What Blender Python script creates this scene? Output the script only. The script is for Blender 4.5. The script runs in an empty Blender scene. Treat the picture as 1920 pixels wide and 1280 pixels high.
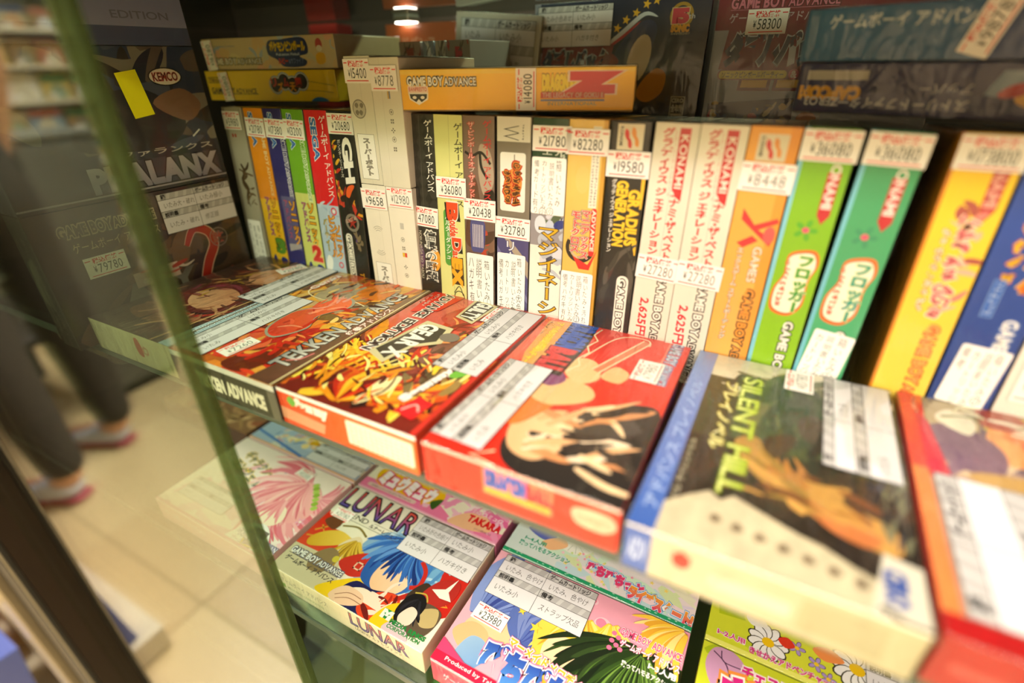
import bpy, math, random
from mathutils import Vector, Matrix
R = math.radians
MM = 0.001
sc = bpy.context.scene
COL = sc.collection
# ---------------------------------------------------------------- camera
cd = bpy.data.cameras.new('camera'); cam = bpy.data.objects.new('camera', cd); COL.objects.link(cam)
cd.sensor_width = 36; cd.lens = 18.063; cd.clip_start = 0.01; cd.clip_end = 50
cam.location = (151.479*MM, -253.767*MM, 157.284*MM)
cam.rotation_euler = (R(61.36848), R(0.91319), R(28.30676))
cd.dof.use_dof = True; cd.dof.focus_distance = 0.318; cd.dof.aperture_fstop = 2.7
sc.camera = cam
# ---------------------------------------------------------------- world, exposure
w = bpy.data.worlds.new('World'); sc.world = w; w.use_nodes = True
w.node_tree.nodes['Background'].inputs[0].default_value = (1, .92, .8, 1)
w.node_tree.nodes['Background'].inputs[1].default_value = 0.15
vs = sc.view_settings
vs.view_transform = 'Standard'; vs.look = 'None'; vs.gamma = 1; vs.use_curve_mapping = False
vs.exposure = 0.2
sc.cycles.transparent_max_bounces = 32
sc.cycles.max_bounces = 8
sc.cycles.caustics_reflective = False; sc.cycles.caustics_refractive = False
# ---------------------------------------------------------------- large area lights (ceiling panels of the shop)
LIGHTS = [  # x, y, z, sx, sy, watts
    (250, -1000, 1640, 1200, 300, 9), (-1100, -900, 1640, 1200, 300, 58), (-2500, -1100, 1640, 1200, 300, 62),
    (900, -2200, 1640, 1400, 400, 80), (-700, -2400, 1640, 1400, 400, 84),
]
for lx, ly, lz, sx, sy, pw in LIGHTS:
    ld = bpy.data.lights.new('ceiling_lamp', 'AREA'); ld.shape = 'RECTANGLE'
    ld.size = sx*MM; ld.size_y = sy*MM; ld.energy = pw; ld.color = (1, .93, .82)
    lo = bpy.data.objects.new('ceiling_lamp', ld); COL.objects.link(lo); lo.location = (lx*MM, ly*MM, (lz-8)*MM)

# ================================================================ materials
def hexc(h):
    if not isinstance(h, str): return h
    c = [int(h[i:i+2], 16)/255 for i in (0, 2, 4)]
    return tuple((x/12.92 if x <= .04045 else ((x+.055)/1.055)**2.4) for x in c)
def mat(name):
    m = bpy.data.materials.new(name); m.use_nodes = True
    return m, m.node_tree.nodes, m.node_tree.links, m.node_tree.nodes['Principled BSDF']
def plain(name, col, rough=.5, metal=0, var=.08, scale=60, bump=0):
    m, n, l, p = mat(name)
    c = hexc(col)
    tn = n.new('ShaderNodeTexNoise'); tn.inputs['Scale'].default_value = scale; tn.inputs['Detail'].default_value = 4
    tc = n.new('ShaderNodeTexCoord'); l.new(tc.outputs['Object'], tn.inputs['Vector'])
    mr = n.new('ShaderNodeMapRange'); mr.inputs[3].default_value = 1-var; mr.inputs[4].default_value = 1+var
    l.new(tn.outputs['Fac'], mr.inputs[0])
    mx = n.new('ShaderNodeVectorMath'); mx.operation = 'SCALE'; mx.inputs[0].default_value = c
    l.new(mr.outputs[0], mx.inputs['Scale']); l.new(mx.outputs[0], p.inputs['Base Color'])
    p.inputs['Roughness'].default_value = rough; p.inputs['Metallic'].default_value = metal
    if bump:
        b = n.new('ShaderNodeBump'); b.inputs['Strength'].default_value = bump; b.inputs['Distance'].default_value = .001
        l.new(tn.outputs['Fac'], b.inputs['Height']); l.new(b.outputs[0], p.inputs['Normal'])
    return m
def attr_mat(name, rough, spec=.5, var=.05, gam=1.12):
    m, n, l, p = mat(name)
    a = n.new('ShaderNodeAttribute'); a.attribute_name = 'Col'
    tn = n.new('ShaderNodeTexNoise'); tn.inputs['Scale'].default_value = 90; tn.inputs['Detail'].default_value = 5
    tc = n.new('ShaderNodeTexCoord'); l.new(tc.outputs['Object'], tn.inputs['Vector'])
    mr = n.new('ShaderNodeMapRange'); mr.inputs[3].default_value = 1-var; mr.inputs[4].default_value = 1+var
    l.new(tn.outputs['Fac'], mr.inputs[0])
    mx = n.new('ShaderNodeVectorMath'); mx.operation = 'SCALE'
    gm = n.new('ShaderNodeGamma'); gm.inputs[1].default_value = gam; l.new(a.outputs['Color'], gm.inputs[0])
    l.new(gm.outputs[0], mx.inputs[0]); l.new(mr.outputs[0], mx.inputs['Scale']); l.new(mx.outputs[0], p.inputs['Base Color'])
    p.inputs['Roughness'].default_value = rough; p.inputs['Specular IOR Level'].default_value = spec
    return m
def film(name, tint, rough, f0, k=.96, haze=0, bump=0, bscale=30, stretch=(1, 1, 1), add=0):
    """clear sheet: transparent body plus a Fresnel-weighted gloss (Schlick, from the angle to the surface)"""
    m = bpy.data.materials.new(name); m.use_nodes = True
    n, l = m.node_tree.nodes, m.node_tree.links; n.clear()
    out = n.new('ShaderNodeOutputMaterial')
    tr = n.new('ShaderNodeBsdfTransparent'); tr.inputs[0].default_value = (*hexc(tint), 1)
    gl = n.new('ShaderNodeBsdfGlossy'); gl.inputs['Roughness'].default_value = rough
    ge = n.new('ShaderNodeNewGeometry'); dt = n.new('ShaderNodeVectorMath'); dt.operation = 'DOT_PRODUCT'
    l.new(ge.outputs['Incoming'], dt.inputs[0])
    def M(op, a, b=None):
        x = n.new('ShaderNodeMath'); x.operation = op; x.use_clamp = op in ('SUBTRACT', 'ADD')
        for i, v in enumerate((a, b)):
            if v is None: continue
            if isinstance(v, (int, float)): x.inputs[i].default_value = v
            else: l.new(v, x.inputs[i])
        return x.outputs[0]
    if bump:
        tc = n.new('ShaderNodeTexCoord'); mp = n.new('ShaderNodeMapping'); mp.inputs['Scale'].default_value = stretch
        l.new(tc.outputs['Object'], mp.inputs[0])
        tn = n.new('ShaderNodeTexNoise'); tn.inputs['Scale'].default_value = bscale; tn.inputs['Detail'].default_value = 3
        tn.inputs['Distortion'].default_value = .6
        l.new(mp.outputs[0], tn.inputs['Vector'])
        b = n.new('ShaderNodeBump'); b.inputs['Strength'].default_value = bump; b.inputs['Distance'].default_value = .004
        l.new(tn.outputs['Fac'], b.inputs['Height']); l.new(b.outputs[0], gl.inputs['Normal']); l.new(b.outputs[0], dt.inputs[1])
    else: l.new(ge.outputs['Normal'], dt.inputs[1])
    c = M('ABSOLUTE', dt.outputs['Value']); f = M('POWER', M('SUBTRACT', 1.0, c), 5.0)
    fac = M('ADD', M('MULTIPLY', f, k), f0)
    mx = n.new('ShaderNodeMixShader'); l.new(fac, mx.inputs[0]); l.new(tr.outputs[0], mx.inputs[1]); l.new(gl.outputs[0], mx.inputs[2])
    last = mx.outputs[0]
    if haze:
        df = n.new('ShaderNodeBsdfDiffuse'); df.inputs[0].default_value = (.9, .9, .9, 1)
        m2 = n.new('ShaderNodeMixShader'); m2.inputs[0].default_value = haze
        l.new(last, m2.inputs[1]); l.new(df.outputs[0], m2.inputs[2]); last = m2.outputs[0]
    l.new(last, out.inputs[0]); return m
PRINT = attr_mat('printed_card', .38, .5)
ART = attr_mat('painted_cover_art', .38, .5, .42)
_n = ART.node_tree.nodes['Noise Texture']; _n.inputs['Scale'].default_value = 55; _n.inputs['Detail'].default_value = 7; _n.inputs['Distortion'].default_value = 2.2; _n.inputs['Roughness'].default_value = .65
PAPER = attr_mat('sticker_paper', .6, .3, .03)
SLEEVE = film('clear_sleeve_film', 'fdfdfb', .07, .035, .9, haze=.003, bump=.5, bscale=30, stretch=(2.0, .35, .6))
SLEEVE2 = film('soft_wrinkled_sleeve_film', 'fdfdfb', .06, .05, .92, haze=.004, bump=1.0, bscale=40, stretch=(2.4, .4, 1))
PANE = film('door_glass', 'eef4ee', .015, .04, .96)
SHELFG = film('shelf_glass', 'd4e4d8', .02, .04, .96)
EDGE = plain('green_glass_edge', '56683e', .25, 0, .5, 22)
def see_through(m, k, tint):
    n, l = m.node_tree.nodes, m.node_tree.links; o = [x for x in n if x.type == 'OUTPUT_MATERIAL'][0]
    t = n.new('ShaderNodeBsdfTransparent'); t.inputs[0].default_value = (*hexc(tint), 1); x = n.new('ShaderNodeMixShader'); x.inputs[0].default_value = k
    l.new(n['Principled BSDF'].outputs[0], x.inputs[1]); l.new(t.outputs[0], x.inputs[2]); l.new(x.outputs[0], o.inputs[0])
see_through(EDGE, .58, 'ccd8b4')
EDGED = plain('dark_glass_edge', '4a554c', .3, 0, .2, 40)
ACRY = film('clear_acrylic', 'f4f8f8', .05, .06, .96, haze=.02)
BRONZE = plain('bronze_anodised_metal', '2b2019', .38, .6, .15, 12)
BLACK = plain('black_rubber', '0b0a0a', .5)
STEEL = plain('brushed_steel', 'a9a69c', .3, .9, .1, 90)
DARKW = plain('dark_back_panel', '2c1d12', .6, 0, .2, 8)
TILE = plain('beige_floor_tile', 'd8c9a6', .35, 0, .05, 6)
GROUT = plain('floor_grout', 'a89878', .8)
WALLM = plain('warm_wall_paint', 'b9a888', .8, 0, .06, 3)
CEILM = plain('ceiling_board', 'd9d2c2', .8, 0, .04, 30)
RACKM = plain('cream_metal_rack', 'cfc5ae', .45, .1, .05, 20)

def lit(name, col, s):
    m = bpy.data.materials.new(name); m.use_nodes = True; n = m.node_tree.nodes; n.clear()
    e = n.new('ShaderNodeEmission'); e.inputs[0].default_value = (*hexc(col), 1); e.inputs[1].default_value = s
    o = n.new('ShaderNodeOutputMaterial'); m.node_tree.links.new(e.outputs[0], o.inputs[0]); return m
LAMP = lit('lamp_diffuser', 'fff2dc', 9)

# ================================================================ helpers
def tag(o, label=None, cat=None, group=None, kind=None):
    if label: o['label'] = label
    if cat: o['category'] = cat
    if group: o['group'] = group
    if kind: o['kind'] = kind
    return o
def empty(name, loc=(0, 0, 0), rot=(0, 0, 0), **k):
    o = bpy.data.objects.new(name, None); COL.objects.link(o); o.empty_display_size = .01
    o.location = Vector(loc)*MM; o.rotation_euler = rot; return tag(o, **k)
def link(name, me, mt, parent=None, **k):
    o = bpy.data.objects.new(name, me); COL.objects.link(o)
    if mt and not me.materials: me.materials.append(mt)
    if parent: o.parent = parent
    return tag(o, **k)
def setcol(me, col):
    a = me.color_attributes.new('Col', 'FLOAT_COLOR', 'CORNER'); c = (*hexc(col), 1)
    a.data.foreach_set('color', list(c)*len(me.loops))
def boxmesh(name, x0, y0, z0, x1, y1, z1, bev=0, col=None):
    """box in mm, optionally with chamfered edges"""
    b = bev
    if not b:
        v = [(x, y, z) for z in (z0, z1) for y in (y0, y1) for x in (x0, x1)]
        f = [(0, 2, 3, 1), (4, 5, 7, 6), (0, 1, 5, 4), (2, 6, 7, 3), (0, 4, 6, 2), (1, 3, 7, 5)]
    else:
        v = []; f = []; idx = {}
        X, Y, Z = (x0, x1), (y0, y1), (z0, z1); s = (1, -1)
        for i in (0, 1):
            for j in (0, 1):
                for k in (0, 1):
                    p = (X[i], Y[j], Z[k]); d = (b*s[i], b*s[j], b*s[k])
                    for a in range(3):
                        q = [p[t] + (0 if t == a else d[t]) for t in range(3)]
                        idx[i, j, k, a] = len(v); v.append(tuple(q))
        for a in range(3):
            o1, o2 = [t for t in range(3) if t != a]
            for e in (0, 1):
                ring = []
                for (m, n_) in ((0, 0), (1, 0), (1, 1), (0, 1)):
                    c = [0, 0, 0]; c[a] = e; c[o1] = m; c[o2] = n_; ring.append(idx[(*c, a)])
                f.append(tuple(ring))
        for a in range(3):
            o1, o2 = [t for t in range(3) if t != a]
            for m in (0, 1):
                for n_ in (0, 1):
                    c0 = [0, 0, 0]; c1 = [0, 0, 0]; c0[o1] = c1[o1] = m; c0[o2] = c1[o2] = n_; c1[a] = 1
                    f.append((idx[(*c0, o1)], idx[(*c0, o2)], idx[(*c1, o2)], idx[(*c1, o1)]))
        for i in (0, 1):
            for j in (0, 1):
                for k in (0, 1): f.append(tuple(idx[i, j, k, a] for a in range(3)))
    me = bpy.data.meshes.new(name); me.from_pydata([Vector(p)*MM for p in v], [], f)
    import bmesh
    bm = bmesh.new(); bm.from_mesh(me); bmesh.ops.recalc_face_normals(bm, faces=bm.faces); bm.to_mesh(me); bm.free()
    if col is not None: setcol(me, col)
    return me
def block(name, x0, y0, z0, x1, y1, z1, mt, parent=None, bev=0, **k):
    return link(name, boxmesh(name, x0, y0, z0, x1, y1, z1, bev), mt, parent, **k)
def tube(name, pts, r, mt, parent=None, seg=14, **k):
    v, f = [], []; P = [Vector(p) for p in pts]
    rr = r if isinstance(r, (list, tuple)) else [r]*len(P)
    for i, p in enumerate(P):
        t = (P[min(i+1, len(P)-1)] - P[max(i-1, 0)]).normalized()
        a = t.orthogonal().normalized() if i == 0 else (a - t*a.dot(t)).normalized()
        b = t.cross(a)
        for s in range(seg):
            q = 2*math.pi*s/seg; v.append((p + a*math.cos(q)*rr[i] + b*math.sin(q)*rr[i])*MM)
    for i in range(len(P)-1):
        for s in range(seg): f.append((i*seg+s, i*seg+(s+1) % seg, (i+1)*seg+(s+1) % seg, (i+1)*seg+s))
    f.append(tuple(range(seg-1, -1, -1))); f.append(tuple((len(P)-1)*seg+s for s in range(seg)))
    me = bpy.data.meshes.new(name); me.from_pydata(v, [], f)
    for p in me.polygons: p.use_smooth = len(p.vertices) == 4
    return link(name, me, mt, parent, **k)

# ---------------------------------------------------------------- glyphs
_g = {}
_cu = bpy.data.curves.new('glyph_source', 'FONT'); _co = bpy.data.objects.new('glyph_source', _cu)
_cu.resolution_u = 3
def glyph(ch, off):
    k = (ch, off)
    if k not in _g:
        _cu.body = ch; _cu.offset = off
        me = bpy.data.meshes.new_from_object(_co)
        vs_ = [(v.co.x, v.co.y) for v in me.vertices]; fs = [tuple(p.vertices) for p in me.polygons]
        bpy.data.meshes.remove(me)
        _g[k] = (vs_, fs)
    return _g[k]
def gbox(ch):
    v = glyph(ch, 0)[0]
    if not v: return (0, 0, .3, .7)
    return (min(a for a, b in v), min(b for a, b in v), max(a for a, b in v), max(b for a, b in v))
def catmull(P, n=5, closed=True):
    out = []; N = len(P)
    for i in range(N if closed else N-1):
        if closed: p0, p1, p2, p3 = P[i-1], P[i], P[(i+1) % N], P[(i+2) % N]
        else: p0, p1, p2, p3 = P[max(i-1, 0)], P[i], P[i+1], P[min(i+2, N-1)]
        for s in range(n):
            t = s/n
            out.append(tuple(.5*((2*p1[k]) + (-p0[k]+p2[k])*t + (2*p0[k]-5*p1[k]+4*p2[k]-p3[k])*t*t + (-p0[k]+3*p1[k]-3*p2[k]+p3[k])*t**3) for k in (0, 1)))
    if not closed: out.append(tuple(P[-1]))
    return out
def clip(poly, x0, y0, x1, y1):
    for ax, lim, sg in ((0, x0, 1), (0, x1, -1), (1, y0, 1), (1, y1, -1)):
        out = []
        for i in range(len(poly)):
            a, b = poly[i-1], poly[i]
            da, db = sg*(a[ax]-lim), sg*(b[ax]-lim)
            if (da >= 0) != (db >= 0):
                t = da/(da-db); out.append((a[0]+(b[0]-a[0])*t, a[1]+(b[1]-a[1])*t))
            if db >= 0: out.append(b)
        poly = out
        if len(poly) < 3: return []
    return poly

class Pr:
    """flat print on a face: frame origin o, axes u, v (unit), normal n, all in the parent's millimetres"""
    def __init__(s, o, u, v, W, H, lift=.05, step=.002):
        s.o, s.u, s.v = Vector(o), Vector(u).normalized(), Vector(v).normalized(); s.n = s.u.cross(s.v)
        s.W, s.H = W, H; s.lift = lift; s.step = step; s.L = 0
        s.V, s.F, s.C, s.M = [], [], [], []; s.m = 0; s.stack = []
    def push(s, x, y, ang=0): s.stack.append((x, y, R(ang))); return s
    def pop(s): s.stack.pop()
    def tf(s, p):
        x, y = p
        for ox, oy, a in reversed(s.stack):
            c, d = math.cos(a), math.sin(a); x, y = ox + x*c - y*d, oy + x*d + y*c
        return (x, y)
    def raw(s, pts, c, grad=None):
        q = [s.tf(p) for p in pts]
        if min(p[0] for p in q) < 0 or max(p[0] for p in q) > s.W or min(p[1] for p in q) < 0 or max(p[1] for p in q) > s.H:
            q = clip(q, 0, 0, s.W, s.H)
        if len(q) < 3: return
        # drop duplicate neighbours
        r = [q[i] for i in range(len(q)) if abs(q[i][0]-q[i-1][0])+abs(q[i][1]-q[i-1][1]) > 1e-5]
        if len(r) < 3: return
        ar = sum(r[i-1][0]*r[i][1]-r[i][0]*r[i-1][1] for i in range(len(r)))
        if abs(ar) < 1e-6: return
        if ar < 0: r.reverse()
        b = len(s.V); h = s.lift + s.L*s.step
        for x, y in r: s.V.append((s.o + s.u*x + s.v*y + s.n*h)*MM)
        s.F.append(tuple(range(b, b+len(r)))); s.M.append(s.m)
        c = hexc(c)
        if grad:
            c1, (ax, ay), (bx, by) = hexc(grad[0]), grad[1], grad[2]; dd = (bx-ax)**2+(by-ay)**2
            for x, y in r:
                t = max(0, min(1, ((x-ax)*(bx-ax)+(y-ay)*(by-ay))/dd)); s.C.append((*[c[i]*(1-t)+c1[i]*t for i in range(3)], 1))
        else: s.C += [(*c, 1)]*len(r)
    def up(s): s.L += 1
    def poly(s, pts, c, grad=None): s.up(); s.raw(pts, c, grad)
    def rect(s, x, y, w, h, c, grad=None): s.poly([(x, y), (x+w, y), (x+w, y+h), (x, y+h)], c, grad)
    def fill(s, c, grad=None): s.rect(0, 0, s.W, s.H, c, grad)
    def frame(s, x, y, w, h, t, c):
        s.up()
        for a in ((x, y, w, t), (x, y+h-t, w, t), (x, y, t, h), (x+w-t, y, t, h)):
            s.raw([(a[0], a[1]), (a[0]+a[2], a[1]), (a[0]+a[2], a[1]+a[3]), (a[0], a[1]+a[3])], c)
    def rrect(s, x, y, w, h, r, c):
        P = []
        for cx, cy, a0 in ((x+w-r, y+r, -90), (x+w-r, y+h-r, 0), (x+r, y+h-r, 90), (x+r, y+r, 180)):
            for k in range(5): a = R(a0+k*22.5); P.append((cx+r*math.cos(a), cy+r*math.sin(a)))
        s.poly(P, c)
    def blob(s, pts, c, grad=None): s.poly(catmull(pts), c, grad)
    def ell(s, cx, cy, rx, ry, c, ang=0, n=22):
        a = R(ang); s.poly([(cx+rx*math.cos(t)*math.cos(a)-ry*math.sin(t)*math.sin(a), cy+rx*math.cos(t)*math.sin(a)+ry*math.sin(t)*math.cos(a)) for t in [2*math.pi*i/n for i in range(n)]], c)
    def ring(s, cx, cy, r, t, c, n=24, a0=0, a1=360):
        s.up()
        for i in range(n):
            a, b = R(a0+(a1-a0)*i/n), R(a0+(a1-a0)*(i+1)/n)
            s.raw([(cx+(r-t)*math.cos(a), cy+(r-t)*math.sin(a)), (cx+r*math.cos(a), cy+r*math.sin(a)), (cx+r*math.cos(b), cy+r*math.sin(b)), (cx+(r-t)*math.cos(b), cy+(r-t)*math.sin(b))], c)
    def line(s, pts, w, c, taper=False, up=True, smooth=False):
        if up: s.up()
        if smooth: pts = catmull(pts, 5, False)
        N = len(pts)-1
        def nn(i):
            a, b = pts[max(i-1, 0)], pts[min(i+1, N)]; dx, dy = b[0]-a[0], b[1]-a[1]; d = math.hypot(dx, dy) or 1
            k = .5*w*(math.sin(math.pi*min(1, .12+i/N*.88))**.7 if taper else 1)
            return (-dy/d*k, dx/d*k)
        for i in range(N):
            n0, n1 = nn(i), nn(i+1); a, b = pts[i], pts[i+1]
            s.raw([(a[0]+n0[0], a[1]+n0[1]), (a[0]-n0[0], a[1]-n0[1]), (b[0]-n1[0], b[1]-n1[1]), (b[0]+n1[0], b[1]+n1[1])], c)
    def star(s, cx, cy, r, c, n=5, k=.42, a0=90):
        s.poly([(cx+(r if i % 2 == 0 else r*k)*math.cos(R(a0+i*180/n)), cy+(r if i % 2 == 0 else r*k)*math.sin(R(a0+i*180/n))) for i in range(2*n)], c)
    def flower(s, cx, cy, r, c, cc, n=8, oc=None):
        for i in range(n):
            a = 360*i/n
            if oc: s.ell(cx+.62*r*math.cos(R(a)), cy+.62*r*math.sin(R(a)), .44*r, .28*r, oc, a, 12)
            s.ell(cx+.6*r*math.cos(R(a)), cy+.6*r*math.sin(R(a)), .38*r, .23*r, c, a, 12)
        s.ell(cx, cy, .3*r, .27*r, cc)
    def strands(s, cx, cy, r, a0, a1, n, pal, w, seed=1, curl=.25, r0=.1):
        rd = random.Random(seed)
        for i in range(n):
            a = R(a0+(a1-a0)*(i+rd.uniform(-.3, .3))/n); q = r*rd.uniform(.7, 1.05); cu = curl*rd.uniform(.5, 1.4)
            P = [(cx+q*t*math.cos(a+cu*t*t), cy+q*t*math.sin(a+cu*t*t)) for t in (r0, .4, .7, 1)]
            s.line(P, w*rd.uniform(.6, 1.3), pal[i % len(pal)], True, smooth=True)
    def chaos(s, x, y, w_, h, pal, n, ln, wd, ang=0, spread=60, seed=1):
        rd = random.Random(seed)
        for i in range(n):
            px, py = x+rd.random()*w_, y+rd.random()*h; a = R(ang+rd.uniform(-spread, spread)); L_ = ln*rd.uniform(.5, 1.3); b = a+rd.uniform(-.6, .6)
            s.line([(px, py), (px+L_*.5*math.cos(a), py+L_*.5*math.sin(a)), (px+L_*.5*(math.cos(a)+math.cos(b)), py+L_*.5*(math.sin(a)+math.sin(b)))], wd*rd.uniform(.5, 1.5), rd.choice(pal), True, smooth=True)
    # ---- lettering
    def text(s, st, x, y, w, h, c, ang=0, ol=None, ow=.05, bold=.012, shear=0, c2=None, ol2=None, ow2=.1, gap=.1):
        ow = max(ow, bold+.045); ow2 = max(ow2, ow+.05)
        """st laid out left to right, scaled to w x h with its lower left corner at (x, y)"""
        items = []; pen = 0
        for ch in st:
            if ch == ' ': pen += .32; continue
            b = gbox(ch); cjk = ord(ch) > 0x2e80
            if cjk: items.append((ch, pen)); pen += 1.0
            else: items.append((ch, pen-b[0])); pen += b[2]-b[0]+gap
        if not items: return
        bx = [(p+gbox(ch)[0], gbox(ch)[1], p+gbox(ch)[2], gbox(ch)[3]) for ch, p in items]
        X0, X1 = min(b[0] for b in bx), max(b[2] for b in bx); Y0, Y1 = min(b[1] for b in bx), max(b[3] for b in bx)
        if len(st) < 3 or Y1-Y0 < .3: Y0, Y1 = min(Y0, 0), max(Y1, .72)
        kx, ky = w/max(X1-X0, .05), h/(Y1-Y0)
        s.push(x, y, ang)
        for off, cc in ((ow2, ol2), (ow, ol), (bold, c)):
            if cc is None: continue
            s.up()
            for ch, p in items:
                vv, ff = glyph(ch, off)
                for f in ff:
                    q = [((vv[i][0]+p-X0)*kx+shear*(vv[i][1]-Y0)*ky, (vv[i][1]-Y0)*ky) for i in f]
                    s.raw(q, cc, (c2, s.tf((0, 0)), s.tf((0, h))) if (c2 and cc is c) else None)
        s.pop()
    def vtext(s, st, x, y, w, h, c, ol=None, ow=.05, bold=.012, jit=0, seed=0, c2=None, ol2=None, ow2=.1, shear=0):
        ow = max(ow, bold+.045); ow2 = max(ow2, ow+.05)
        """upright characters stacked downwards in the column (x, y, w, h), y = bottom"""
        rd = random.Random(seed); n = sum(.4 if ch in ' ・' else 1 for ch in st); ph = h/n; yy = y+h
        L0 = s.L
        for off, cc, dl in ((ow2, ol2, 1), (ow, ol, 2), (bold, c, 3)):
            if cc is None: continue
            s.L = L0+dl; yy = y+h; rd.seed(seed)
            for ch in st:
                a = ph*(.4 if ch in ' ・' else 1); yy -= a
                if ch == ' ': continue
                vv, ff = glyph(ch, off); ox, oy = rd.uniform(-jit, jit)*w, rd.uniform(-jit, jit)*a; sc_ = 1+rd.uniform(-jit, jit)
                for f in ff:
                    q = []
                    for i in f:
                        gx, gy = vv[i][0]-.5, vv[i][1]-.38
                        if ch in 'ー－～-()': gx, gy = -gy*1.0, gx*.95
                        if ch == '・': gy *= 1; 
                        q.append((x+w/2+gx*w*1.05*sc_+ox+shear*(yy-y), yy+a*.5+gy*min(ph, a*2.5)*1.02*sc_+oy))
                    s.raw(q, cc)
        s.L = L0+3
    def squig(s, x, y, w, h, c, ol=None, n=6, lw=.9, seed=0):
        """a column of unreadable brush characters"""
        rd = random.Random(seed); st = []
        for i in range(n):
            yy = y+h*(n-1-i)/n; q = h/n
            for k in range(3): st.append([(x+rd.uniform(0, w), yy+rd.uniform(.1, .9)*q) for _ in range(3)])
        for e, cc in ((lw*.9, ol), (0, c)):
            if cc is None: continue
            s.up()
            for t in st: s.line(t, lw+e, cc, up=False, smooth=True)
    def scrib(s, x, y, w, h, c, seed=0, n=8, lw=.35):
        """illegible small printing"""
        rd = random.Random(seed); s.up()
        for i in range(n):
            px = x+w*i/n
            for k in range(2):
                a, b = rd.uniform(0, w/n*.8), rd.uniform(0, w/n*.8)
                s.line([(px+a, y+rd.uniform(0, h)), (px+b, y+rd.uniform(0, h))], lw, c, up=False)
    def build(s, name, mt, parent, **k):
        me = bpy.data.meshes.new(name); me.from_pydata(s.V, [], s.F)
        a = me.color_attributes.new('Col', 'FLOAT_COLOR', 'CORNER')
        fl = [];
        for c in s.C: fl += c
        if len(me.loops)*4 == len(fl): a.data.foreach_set('color', fl)
        if any(s.M): me.materials.append(mt); me.materials.append(ART); me.polygons.foreach_set('material_index', s.M)
        return link(name, me, mt, parent, **k)
    def sub(s, x, y, w, h, ang=0, lift=.5):
        a = R(ang); u = s.u*math.cos(a)+s.v*math.sin(a); v = -s.u*math.sin(a)+s.v*math.cos(a)
        return Pr(s.o+s.u*x+s.v*y+s.n*lift, u, v, w, h, 0)

def GBA(p, x, y, w, h, ang=0, c='f4f2ea', ol='1c1a18', sh=.0):
    p.push(x, y, ang)
    p.text('GAME BOY', 0, 0, w*.52, h*.92, c, ol=ol, ow=.13, bold=.035, gap=.12)
    p.text('ADVANCE', w*.545, 0, w*.455, h*.82, c, ol=ol, ow=.13, bold=.015, gap=.12)
    p.pop()
def slab(q, name, parent, **k):
    """paper base with thickness under a print"""
    W, H = q.W, q.H; e = .25
    P = [q.o+q.u*x+q.v*y+q.n*z for z in (-.12, -.01) for x, y in ((e, e), (W-e, e), (W-e, H-e), (e, H-e))]
    me = bpy.data.meshes.new(name); me.from_pydata([p*MM for p in P], [], [(3, 2, 1, 0), (4, 5, 6, 7), (0, 1, 5, 4), (1, 2, 6, 5), (2, 3, 7, 6), (3, 0, 4, 7)]); setcol(me, 'f3f0ea')
    o = link(name, me, PAPER, parent, **k)
    q.build('printed_text', PAPER, o); return o
def price(p, x, y, txt, parent, w=21, h=12.5, ang=0, lift=.75, faint=0, cut=0):
    q = p.sub(x, y, w, h, ang, lift)
    q.rect(0, 0, w, h, 'f3eee8'); q.L += 1
    r = 'e8504e' if faint else 'df3c38'
    q.rect(.6, h*.82, w*.13, .55, r); q.rect(w-.6-w*.13, h*.82, w*.13, .55, r)
    q.text('税込価格', w*.2, h*.68, w*.6, h*.25, r, bold=.03)
    q.text('¥', w*.17, h*.26, w*.07, h*.3, '6a6a62' if faint else '4a4a44')
    q.text(txt, w*.28, h*.2, w*.58, h*.42, '7a7c74' if faint else '4c4e48', bold=-.004 if faint else .0)
    q.rect(w*.08, h*.08, w*.84, .5, r)
    return slab(q, 'price_sticker', parent)
def handlabel(p, x, y, w, h, cols, parent, ang=0, seed=0, lift=.8, ink='3c3830'):
    q = p.sub(x, y, w, h, ang, lift); q.rrect(0, 0, w, h, 1.2, 'f5f2ec')
    n = len(cols); cw = w*.88/n; rd = random.Random(seed)
    for i, t in enumerate(cols):
        L_ = min(h*.94, len(t)*cw*1.35)
        cx = w*.94-cw*(i+1); top = h*.97-rd.uniform(0, .05)*h
        circ = [k for k, ch in enumerate(t) if ch in '小大中']
        q.vtext(t, cx, top-L_, cw*.72, L_, ink, bold=-.008, jit=.09, seed=seed+i)
        for k in circ: q.ring(cx+cw*.36, top-L_*(k+.5)/len(t), cw*.5, .22, ink, 14)
    return slab(q, 'handwritten_label', parent)
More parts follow.
